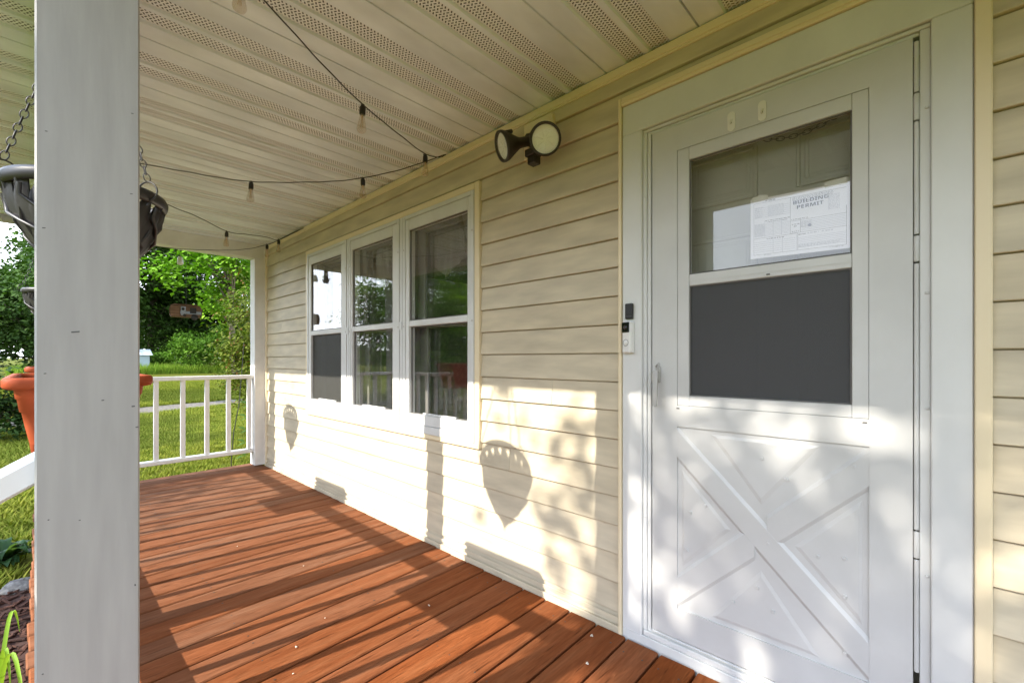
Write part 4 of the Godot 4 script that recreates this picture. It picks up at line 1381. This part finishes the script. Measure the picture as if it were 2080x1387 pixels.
func scatter(called: String, st: SurfaceTool, m: StandardMaterial3D, tf: Array, cl: Array, parent: Node = null) -> MultiMeshInstance3D:
	m.vertex_color_use_as_albedo = true
	var mm := MultiMesh.new()
	mm.transform_format = MultiMesh.TRANSFORM_3D
	mm.use_colors = true
	mm.mesh = mesh_of(st, m)
	mm.instance_count = tf.size()
	for i in tf.size():
		mm.set_instance_transform(i, tf[i])
		mm.set_instance_color(i, cl[i])
	var o := MultiMeshInstance3D.new()
	o.multimesh = mm
	put(called, o, parent)
	return o

func leaf_mesh(l: float, w: float, sprig := 1) -> SurfaceTool: # one leaf, or a sprig of them
	var s := mb()
	for k in sprig:
		var q := Basis(Vector3.UP, k * 2.4) * Basis(Vector3.RIGHT, -0.25 - 0.3 * (k % 3))
		var o := Vector3(0, 0, 0) if sprig == 1 else Basis(Vector3.UP, k * 2.4) * Vector3(0, 0.06 * l * k, l * 0.35)
		var p := func(x: float, y: float, z: float) -> Vector3: return o + q * Vector3(x * w, y * l, z * l)
		var a: Vector3 = p.call(0, 0, 0)
		var b: Vector3 = p.call(0.5, 0.05, 0.38)
		var c: Vector3 = p.call(0, -0.02, 0.5)
		var d: Vector3 = p.call(-0.5, 0.05, 0.38)
		var e: Vector3 = p.call(0, -0.14, 1.0)
		tri(s, a, c, b); tri(s, a, d, c); tri(s, c, e, b); tri(s, c, d, e)
	return s

func leaf_mat(back: Color, rough := 0.65) -> StandardMaterial3D:
	var m := mat(Color.WHITE, rough, 0.2)
	m.backlight_enabled = true
	m.backlight = back
	return m

# crown made of clumps of leaves round the ends of limbs
func tree(called: String, label: String, category: String, at: Vector3, p: Dictionary) -> Node3D:
	var r := RandomNumberGenerator.new()
	r.seed = p.seed
	at.y = ground_y(at.x, at.z) - 0.05
	var t := thing(called, label, category, at, p.get("group", ""))
	var h: float = p.height
	var cr: Vector3 = p.crown # half sizes
	var cc: Vector3 = p.get("centre", Vector3(0, h - cr.y, 0))
	var s := mb()
	var tr: float = p.get("trunk", 0.16)
	var bend := Vector3(r.randf_range(-0.3, 0.3), 0, r.randf_range(-0.3, 0.3)) * tr * 3
	var root: Vector3 = p.get("root", Vector3.ZERO)
	var top := cc + Vector3(0, cr.y * 0.55, 0)
	var trunk := [root, root.lerp(top, 0.25) + bend, root.lerp(top, 0.55) + bend * 0.6, top]
	tube(s, trunk, tr, tr * 0.25, 9)
	obj("trunk", s, p.get("bark", M.bark), t)
	var clumps := []
	var n: int = p.clumps
	var tries := 0
	while clumps.size() < n and tries < n * 30:
		tries += 1
		var v := Vector3(r.randf_range(-1, 1), r.randf_range(-1, 1), r.randf_range(-1, 1))
		var l := v.length()
		if l > 1.0 or l < p.get("hollow", 0.35): continue
		var wob := 0.78 + 0.3 * sin(v.x * 5.1 + p.seed) * sin(v.y * 4.3 + p.seed * 2.0) + 0.2 * sin(v.z * 6.0 + p.seed)
		if l > wob: continue
		clumps.append(cc + v * cr)
	s = mb()
	for k in mini(n, int(p.get("limbs", 26))):
		var e: Vector3 = clumps[k]
		var u := clampf(0.25 + 0.6 * (e.y - cc.y + cr.y) / (2 * cr.y) - 0.1, 0.12, 0.92)
		var st: Vector3 = trunk[0].lerp(trunk[3], u)
		var md: Vector3 = st.lerp(e, 0.5) + Vector3(0, -0.06 * st.distance_to(e), 0)
		tube(s, [st, md, e], tr * 0.28, tr * 0.05, 5)
	obj("limbs", s, p.get("bark", M.bark), t)
	var tf := []
	var cl := []
	var per: int = p.leaves
	var size: float = p.leaf
	for c in clumps:
		var big: float = p.clump * r.randf_range(0.6, 1.25)
		var tone := r.randf()
		for k in per:
			var v := Vector3(r.randfn(), r.randfn() * 0.62, r.randfn()) * 0.5
			var o: Vector3 = c + v * big
			var outw := (o - cc).normalized()
			var q := Basis(Vector3.UP, atan2(outw.x, outw.z) + r.randf_range(-1.6, 1.6)) * Basis(Vector3.RIGHT, r.randf_range(-0.3, 1.1)) * Basis(Vector3.BACK, r.randf_range(-0.7, 0.7))
			tf.append(Transform3D(q * Basis.from_scale(Vector3.ONE * size * r.randf_range(0.6, 1.25)), o))
			var g := clampf(0.6 * tone + 0.4 * r.randf(), 0, 1)
			var col: Color = p.dark.lerp(p.light, g)
			if p.has("odd") and r.randf() < 0.07: col = p.odd
			cl.append(col)
	var cw := scatter("crown", leaf_mesh(1.0, p.get("width", 0.55), p.get("sprig", 1)), leaf_mat(p.get("back", Color(0.5, 0.62, 0.2))), tf, cl, t)
	cw.set_meta("kind", "stuff")
	return t

func build_plants() -> void:
	# beyond the lawn, seen past the far railing
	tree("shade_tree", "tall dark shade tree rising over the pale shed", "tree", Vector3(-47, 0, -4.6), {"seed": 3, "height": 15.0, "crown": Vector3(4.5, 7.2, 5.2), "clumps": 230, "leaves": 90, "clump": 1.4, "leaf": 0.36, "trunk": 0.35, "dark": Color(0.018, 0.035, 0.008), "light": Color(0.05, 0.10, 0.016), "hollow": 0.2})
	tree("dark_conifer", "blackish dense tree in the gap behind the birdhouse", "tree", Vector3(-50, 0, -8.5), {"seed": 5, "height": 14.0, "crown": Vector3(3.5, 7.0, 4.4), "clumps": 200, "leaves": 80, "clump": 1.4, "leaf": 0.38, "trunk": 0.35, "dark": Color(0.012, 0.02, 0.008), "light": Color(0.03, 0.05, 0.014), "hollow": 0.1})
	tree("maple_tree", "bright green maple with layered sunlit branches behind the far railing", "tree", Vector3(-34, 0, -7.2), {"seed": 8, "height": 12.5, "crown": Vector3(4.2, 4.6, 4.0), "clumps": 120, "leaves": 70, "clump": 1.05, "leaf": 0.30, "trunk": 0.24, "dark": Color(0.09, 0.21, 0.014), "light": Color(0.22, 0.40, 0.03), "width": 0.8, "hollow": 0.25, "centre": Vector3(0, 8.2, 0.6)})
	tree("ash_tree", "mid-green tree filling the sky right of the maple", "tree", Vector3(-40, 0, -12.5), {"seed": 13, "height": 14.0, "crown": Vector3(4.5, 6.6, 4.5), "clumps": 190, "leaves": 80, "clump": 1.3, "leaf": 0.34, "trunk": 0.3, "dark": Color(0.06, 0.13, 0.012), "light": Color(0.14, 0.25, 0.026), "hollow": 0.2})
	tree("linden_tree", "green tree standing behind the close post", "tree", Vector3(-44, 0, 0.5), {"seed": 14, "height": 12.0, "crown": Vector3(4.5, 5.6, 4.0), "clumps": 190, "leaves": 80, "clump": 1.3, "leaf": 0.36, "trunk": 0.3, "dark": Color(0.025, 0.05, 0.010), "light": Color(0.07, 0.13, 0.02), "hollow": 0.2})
	var shrubs := [[-39.5, -5.6, 3.1, "rounded light green shrub at the lawn's end, left of its darker neighbour"], [-40.5, -7.6, 3.6, "leafy shrub at the lawn's end below the maple"], [-41.0, -9.6, 3.9, "tall shrub at the lawn's end beside the olive-leaved tree"], [-42.5, -11.8, 3.4, "shrub at the lawn's end half hidden by the olive-leaved tree"], [-43.0, -3.9, 1.7, "low shrub beside the pale shed"]]
	shrubs += [[-45.5, -5.2, 4.6, "dark tall shrub behind the rounded light green one"], [-46.5, -8.2, 5.0, "dark tall shrub filling the gap under the birdhouse"], [-46.0, -2.6, 4.4, "dark tall shrub rising behind the shed"], [-45.0, -10.8, 5.0, "dark tall shrub behind the olive-leaved tree"]]
	for i in shrubs.size():
		var q: Array = shrubs[i]
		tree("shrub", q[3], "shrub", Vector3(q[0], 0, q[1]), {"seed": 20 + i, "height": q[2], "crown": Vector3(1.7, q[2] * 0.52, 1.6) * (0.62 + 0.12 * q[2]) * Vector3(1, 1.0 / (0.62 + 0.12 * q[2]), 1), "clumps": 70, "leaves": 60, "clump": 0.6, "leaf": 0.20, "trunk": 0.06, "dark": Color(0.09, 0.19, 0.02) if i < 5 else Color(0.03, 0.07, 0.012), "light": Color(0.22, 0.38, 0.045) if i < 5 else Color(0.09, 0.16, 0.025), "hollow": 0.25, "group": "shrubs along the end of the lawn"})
	tree("crabapple_tree", "small olive-leaved tree just past the far railing by the house corner", "tree", Vector3(-8.6, 0, -0.75), {"seed": 31, "height": 3.35, "crown": Vector3(1.0, 1.35, 0.80), "clumps": 170, "leaves": 80, "clump": 0.25, "leaf": 0.068, "trunk": 0.022, "dark": Color(0.06, 0.085, 0.010), "light": Color(0.16, 0.20, 0.025), "odd": Color(0.17, 0.085, 0.03), "width": 0.5, "hollow": 0.1, "centre": Vector3(0, 2.02, -0.18), "root": Vector3(0.15, 0, -0.02), "limbs": 40})
	# the left edge, past the front of the porch
	tree("garden_tree", "green tree against the pale sky left of the close post", "tree", Vector3(-21.5, 0, 1.9), {"seed": 41, "height": 5.9, "crown": Vector3(2.6, 2.7, 2.3), "clumps": 300, "leaves": 90, "clump": 0.50, "leaf": 0.15, "trunk": 0.13, "dark": Color(0.025, 0.055, 0.014), "light": Color(0.09, 0.16, 0.035), "hollow": 0.05, "centre": Vector3(0, 3.0, 0)})
	tree("lilac_bush", "dark leafy bush low on the left, behind the planter", "shrub", Vector3(-13.5, 0, 2.35), {"seed": 43, "height": 1.75, "crown": Vector3(0.8, 0.85, 0.8), "clumps": 60, "leaves": 50, "clump": 0.30, "leaf": 0.12, "trunk": 0.05, "dark": Color(0.018, 0.04, 0.010), "light": Color(0.05, 0.095, 0.02), "hollow": 0.1})
	# in front of the porch: they shade the door and stand in the windows' reflections
	tree("yard_maple", "leafy yard tree whose shade dapples the door", "tree", Vector3(3.6, 0, 9.6), {"seed": 52, "height": 9.2, "crown": Vector3(2.55, 1.05, 1.2), "clumps": 135, "leaves": 32, "clump": 0.36, "leaf": 0.15, "trunk": 0.17, "dark": Color(0.03, 0.07, 0.010), "light": Color(0.09, 0.16, 0.02), "width": 0.75, "hollow": 0.0, "centre": Vector3(-3.95, 6.35, -1.4)})
	for q in [[-13.0, 8.6, 55, "broad green tree mirrored in the right-hand window"], [-16.6, 9.2, 56, "second green tree in front of the porch, mirrored in the middle window"]]:
		tree("hedge_tree", q[3], "tree", Vector3(q[0], 0, q[1]), {"seed": q[2], "height": 7.2, "crown": Vector3(2.5, 3.7, 2.4), "clumps": 300, "leaves": 70, "clump": 0.6, "leaf": 0.19, "trunk": 0.16, "dark": Color(0.04, 0.10, 0.010), "light": Color(0.24, 0.42, 0.035), "back": Color(1.0, 1.0, 0.4), "hollow": 0.2, "centre": Vector3(0, 3.5, 0), "group": "trees in front of the porch"})
	tree("yard_shrub_tree", "low spreading tree whose shade falls on the deck's far end", "tree", Vector3(-6.5, 0, 6.2), {"seed": 57, "height": 4.6, "crown": Vector3(1.85, 1.15, 1.0), "clumps": 150, "leaves": 30, "clump": 0.30, "leaf": 0.10, "trunk": 0.05, "dark": Color(0.03, 0.07, 0.010), "light": Color(0.09, 0.16, 0.02), "hollow": 0.0, "centre": Vector3(0.3, 3.35, -0.1)})
	# woods all round, one far mass
	var tf := []
	var cl := []
	var r := RandomNumberGenerator.new()
	r.seed = 77
	for i in 26000:
		var a := r.randf() * TAU
		var rad := r.randf_range(66, 84)
		var hh := 10.0 + 3.0 * sin(a * 9.0) + 2.0 * sin(a * 23.0 + 1.0) + 1.5 * sin(a * 41.0)
		hh *= 1.0 - 0.62 * smoothstep(2.0, 2.25, a) * (1.0 - smoothstep(3.0, 3.12, a))
		var y := hh * sqrt(r.randf())
		var g := r.randf()
		tf.append(Transform3D(Basis(Vector3.UP, r.randf() * TAU) * Basis(Vector3.RIGHT, r.randf_range(-0.8, 0.8)) * Basis.from_scale(Vector3.ONE * r.randf_range(0.7, 1.4)), Vector3(cos(a) * rad - 5, y - 0.2, sin(a) * rad)))
		cl.append(Color(0.02, 0.04, 0.012).lerp(Color(0.06, 0.105, 0.022), g))
	tag(scatter("distant_woods", leaf_mesh(1.0, 0.8, 3), leaf_mat(Color(0.4, 0.5, 0.2)), tf, cl), "dark line of distant woods closing the view", "woods", "", "stuff")
	# tall grass fringe along the end of the lawn
	var bl := mb()
	for k in 7:
		var a2 := TAU * k / 7.0
		var d := Vector3(cos(a2), 0, sin(a2))
		var w := Vector3(-d.z, 0, d.x) * 0.03
		tri(bl, d * 0.05 - w, d * 0.05 + w, d * 0.35 + Vector3(0, 0.6 + 0.1 * (k % 3), 0))
	tf = []
	cl = []
	for i in 2600:
		var z := r.randf_range(-16, 3)
		var x := -37.6 + 0.12 * z + r.randf_range(-2.2, 0.6)
		tf.append(Transform3D(Basis(Vector3.UP, r.randf() * TAU) * Basis.from_scale(Vector3.ONE * r.randf_range(0.5, 1.1)), Vector3(x, ground_y(x, z) - 0.02, z)))
		cl.append(Color(0.12, 0.22, 0.02).lerp(Color(0.24, 0.32, 0.04), r.randf()))
	tag(scatter("tall_grass", bl, leaf_mat(Color(0.5, 0.6, 0.2)), tf, cl), "unmown grass fringe in front of the far shrubs", "grass", "", "stuff")

	# stones, hosta, daylilies in the bed
	for i in 9:
		var s := mb()
		var rr := Vector3(rng.randf_range(0.09, 0.14), rng.randf_range(0.06, 0.085), rng.randf_range(0.08, 0.12))
		var prof := []
		s.set_smooth_group(0)
		var f := func(u: float, v: float) -> Vector3:
			var d := Vector3(cos(u) * cos(v), sin(v), sin(u) * cos(v))
			var k := 1.0 + 0.13 * sin(d.x * 4.0 + i * 2.1) + 0.10 * sin(d.z * 5.0 + i) + 0.07 * sin(d.y * 6.0)
			return d * k * rr
		for a in 12:
			for b in 7:
				var u0 := TAU * a / 12.0
				var u1 := TAU * ((a + 1) % 12) / 12.0
				var v0 := -PI / 2 + PI * b / 7.0
				var v1 := -PI / 2 + PI * (b + 1) / 7.0
				if b == 0: tri(s, Vector3(0, f.call(0, -PI / 2).y, 0), f.call(u0, v1), f.call(u1, v1))
				elif b == 6: tri(s, f.call(u1, v0), f.call(u0, v0), Vector3(0, f.call(0, PI / 2).y, 0))
				else: quad(s, f.call(u1, v0), f.call(u0, v0), f.call(u0, v1), f.call(u1, v1))
		var o := obj("edging_stone", s, M.stone)
		var p := Vector3(-4.80 + rng.randf_range(-0.04, 0.04), 0, 1.86 + 0.21 * i) if i < 5 else Vector3(-4.6 + 0.26 * (i - 5), 0, 3.02)
		p.y = ground_y(p.x, p.z) + 0.035
		o.position = p
		o.rotation.y = rng.randf() * TAU
		tag(o, ["pale rounded stone edging the mulch bed, nearest the deck", "second rounded stone from the deck edging the mulch bed", "third rounded stone from the deck edging the mulch bed", "fourth rounded stone from the deck edging the mulch bed", "corner stone of the mulch bed's edging", "first stone along the mulch bed's outer side", "second stone along the mulch bed's outer side", "third stone along the mulch bed's outer side", "fourth stone along the mulch bed's outer side"][i], "stone", "stones edging the mulch bed")
	var hosta := thing("hosta", "dark green hosta on the lawn's edge behind the edging stones", "plant", Vector3(-5.35, ground_y(-5.35, 1.98), 1.98))
	for i in 44:
		var a := i * 2.4
		var l := rng.randf_range(0.14, 0.27)
		var d := Vector3(cos(a), 0, sin(a))
		var side := Vector3(-d.z, 0, d.x)
		var s := mb()
		s.set_smooth_group(0)
		var rows := []
		var rise := rng.randf_range(0.10, 0.22)
		for k in 7:
			var u := k / 6.0
			var c := d * l * u + Vector3(0, rise * sin(u * 2.3), 0)
			var w := 0.045 * sin(PI * clampf(0.06 + u * 0.94, 0, 1))
			rows.append([c - side * w + Vector3(0, w * 0.4, 0), c, c + side * w + Vector3(0, w * 0.4, 0)])
		for k in 6:
			for j in 2: quad(s, rows[k][j], rows[k][j + 1], rows[k + 1][j + 1], rows[k + 1][j])
		obj("leaf", s, M.hosta, hosta)
	var lily := thing("daylily", "daylily clump with arching bright green blades beside the deck", "plant", Vector3(-3.3, ground_y(-3.3, 1.9), 1.90))
	var aims := [[0.75, -0.10, 0.50, 0.55], [0.30, -0.05, 0.40, 0.5], [-0.25, -0.06, 0.42, 0.5], [0.55, -0.03, 0.30, 0.6], [0.15, 0.25, 0.45, 0.4], [-0.4, 0.2, 0.42, 0.4], [0.95, -0.06, 0.26, 0.5], [0.5, 0.25, 0.4, 0.5], [-0.1, 0.5, 0.35, 0.3]]
	for q in aims:
		var s := mb()
		s.set_smooth_group(0)
		var d := Vector3(q[0], 0, q[1])
		var side := Vector3(-d.z, 0, d.x).normalized()
		var rows := []
		for k in 11:
			var u := k / 10.0
			var c := d * u * 1.1 + Vector3(rng.randf_range(0, 0.002), q[2] * sin(u * 2.1) - q[3] * 0.3 * u * u * u, 0)
			var w := 0.0075 * (1.0 - pow(u, 4.0)) + 0.001
			rows.append([c - side * w + Vector3(0, 0.004, 0), c, c + side * w + Vector3(0, 0.004, 0)])
		for k in 10:
			for j in 2: quad(s, rows[k][j], rows[k][j + 1], rows[k + 1][j + 1], rows[k + 1][j])
		obj("blade", s, M.lily, lily)

	# a pale shed at the end of the lawn
	var shed := thing("shed", "small pale blue-white shed at the foot of the far trees", "shed", Vector3(-41.0, ground_y(-41, -2.2), -2.3))
	var s := mb()
	bx(s, Vector3(0, 0.55, 0), Vector3(2.0, 1.5, 2.3), 0.01)
	obj("wall", s, mat(lin(0.36, 0.44, 0.46), 0.7), shed)
	s = mb()
	frustum(s, [Vector3(1.15, 1.302, 1.3), Vector3(1.15, 1.302, -1.3), Vector3(-1.15, 1.302, -1.3), Vector3(-1.15, 1.302, 1.3)], [Vector3(0.02, 1.72, 1.3), Vector3(0.02, 1.72, -1.3), Vector3(-0.02, 1.72, -1.3), Vector3(-0.02, 1.72, 1.3)])
	obj("roof", s, mat(lin(0.5, 0.55, 0.6), 0.7), shed)
	s = mb()
	bx(s, Vector3(1.012, 0.5, 0.3), Vector3(0.03, 1.2, 0.8), 0.005)
	obj("door", s, mat(lin(0.72, 0.75, 0.78), 0.6), shed)
	# a young vine shoot by the far railing
	var vine := thing("vine_shoot", "thin dark shoot with a few leaves rising outside the far railing", "vine", Vector3(-6.55, ground_y(-6.55, -0.05), 0.02))
	s = mb()
	var vp := [Vector3(0, 0, 0.05), Vector3(0, 0.35, 0.06), Vector3(0, 0.75, 0.03), Vector3(0, 1.1, -0.03), Vector3(0, 1.5, -0.06), Vector3(0.02, 1.9, -0.08)]
	tube(s, vp, 0.007, 0.004, 6)
	obj("stem", s, M.iron, vine)
	s = leaf_mesh(0.13, 0.085)
	var vm := leaf_mat(Color(0.3, 0.4, 0.1))
	vm.albedo_color = lin(0.05, 0.10, 0.014)
	var lm := mesh_of(s, vm)
	for i in 14:
		var y := 0.42 + 0.055 * i
		inst("leaf", lm, Transform3D(Basis(Vector3.UP, i * 2.1) * Basis(Vector3.RIGHT, 0.4), Vector3(0.02 * sin(i * 1.3), y, -0.05 + 0.09 * sin(i * 2.0) - 0.05)), vine)

# ------------------------------------------------------------------
func _ready() -> void:
	rng.seed = 2024
	var cam := Camera3D.new()
	var yaw := deg_to_rad(46.61)
	var fwd := Vector3(-cos(yaw), 0, -sin(yaw))
	cam.look_at_from_position(Vector3(0, H, 1.75), Vector3(0, H, 1.75) + fwd, Vector3.UP)
	var near := 0.05
	cam.set_frustum(near * 1387.0 / 903.2, Vector2(0, near * 36.2 / 903.2), near, 900.0)
	cam.current = true
	put("camera", cam)

	var sky := ProceduralSkyMaterial.new()
	sky.sky_top_color = Color(0.74, 0.80, 0.90)
	sky.sky_horizon_color = Color(0.95, 0.965, 0.99)
	sky.sky_curve = 0.25
	sky.ground_horizon_color = Color(0.60, 0.64, 0.55)
	sky.ground_bottom_color = Color(0.25, 0.27, 0.2)
	sky.energy_multiplier = 2.15
	var env := Environment.new()
	env.background_mode = Environment.BG_SKY
	env.sky = Sky.new()
	env.sky.sky_material = sky
	env.tonemap_mode = Environment.TONE_MAPPER_LINEAR
	env.tonemap_exposure = 2.5
	env.sdfgi_enabled = true
	env.ssao_enabled = true
	env.ssil_enabled = true
	var we := WorldEnvironment.new()
	we.environment = env
	put("world_environment", we)

	var sun := DirectionalLight3D.new()
	sun.light_energy = 1.25
	sun.light_color = Color(1.0, 0.965, 0.905)
	sun.light_angular_distance = 0.53
	sun.shadow_enabled = true
	sun.look_at_from_position(Vector3.ZERO, Vector3(0.153, -0.681, -1.0), Vector3.UP)
	put("sun", sun)

	make_materials()
	M.hosta = leaf_mat(Color(0.3, 0.4, 0.15), 0.4)
	M.hosta.albedo_color = lin(0.025, 0.06, 0.022)
	M.lily = leaf_mat(Color(0.5, 0.62, 0.15), 0.4)
	M.lily.albedo_color = lin(0.17, 0.30, 0.03)
	build_ground()
	build_house()
	build_deck()
	build_porch()
	build_strings()
	build_wall_things()
	build_porch_things()
	build_plants()
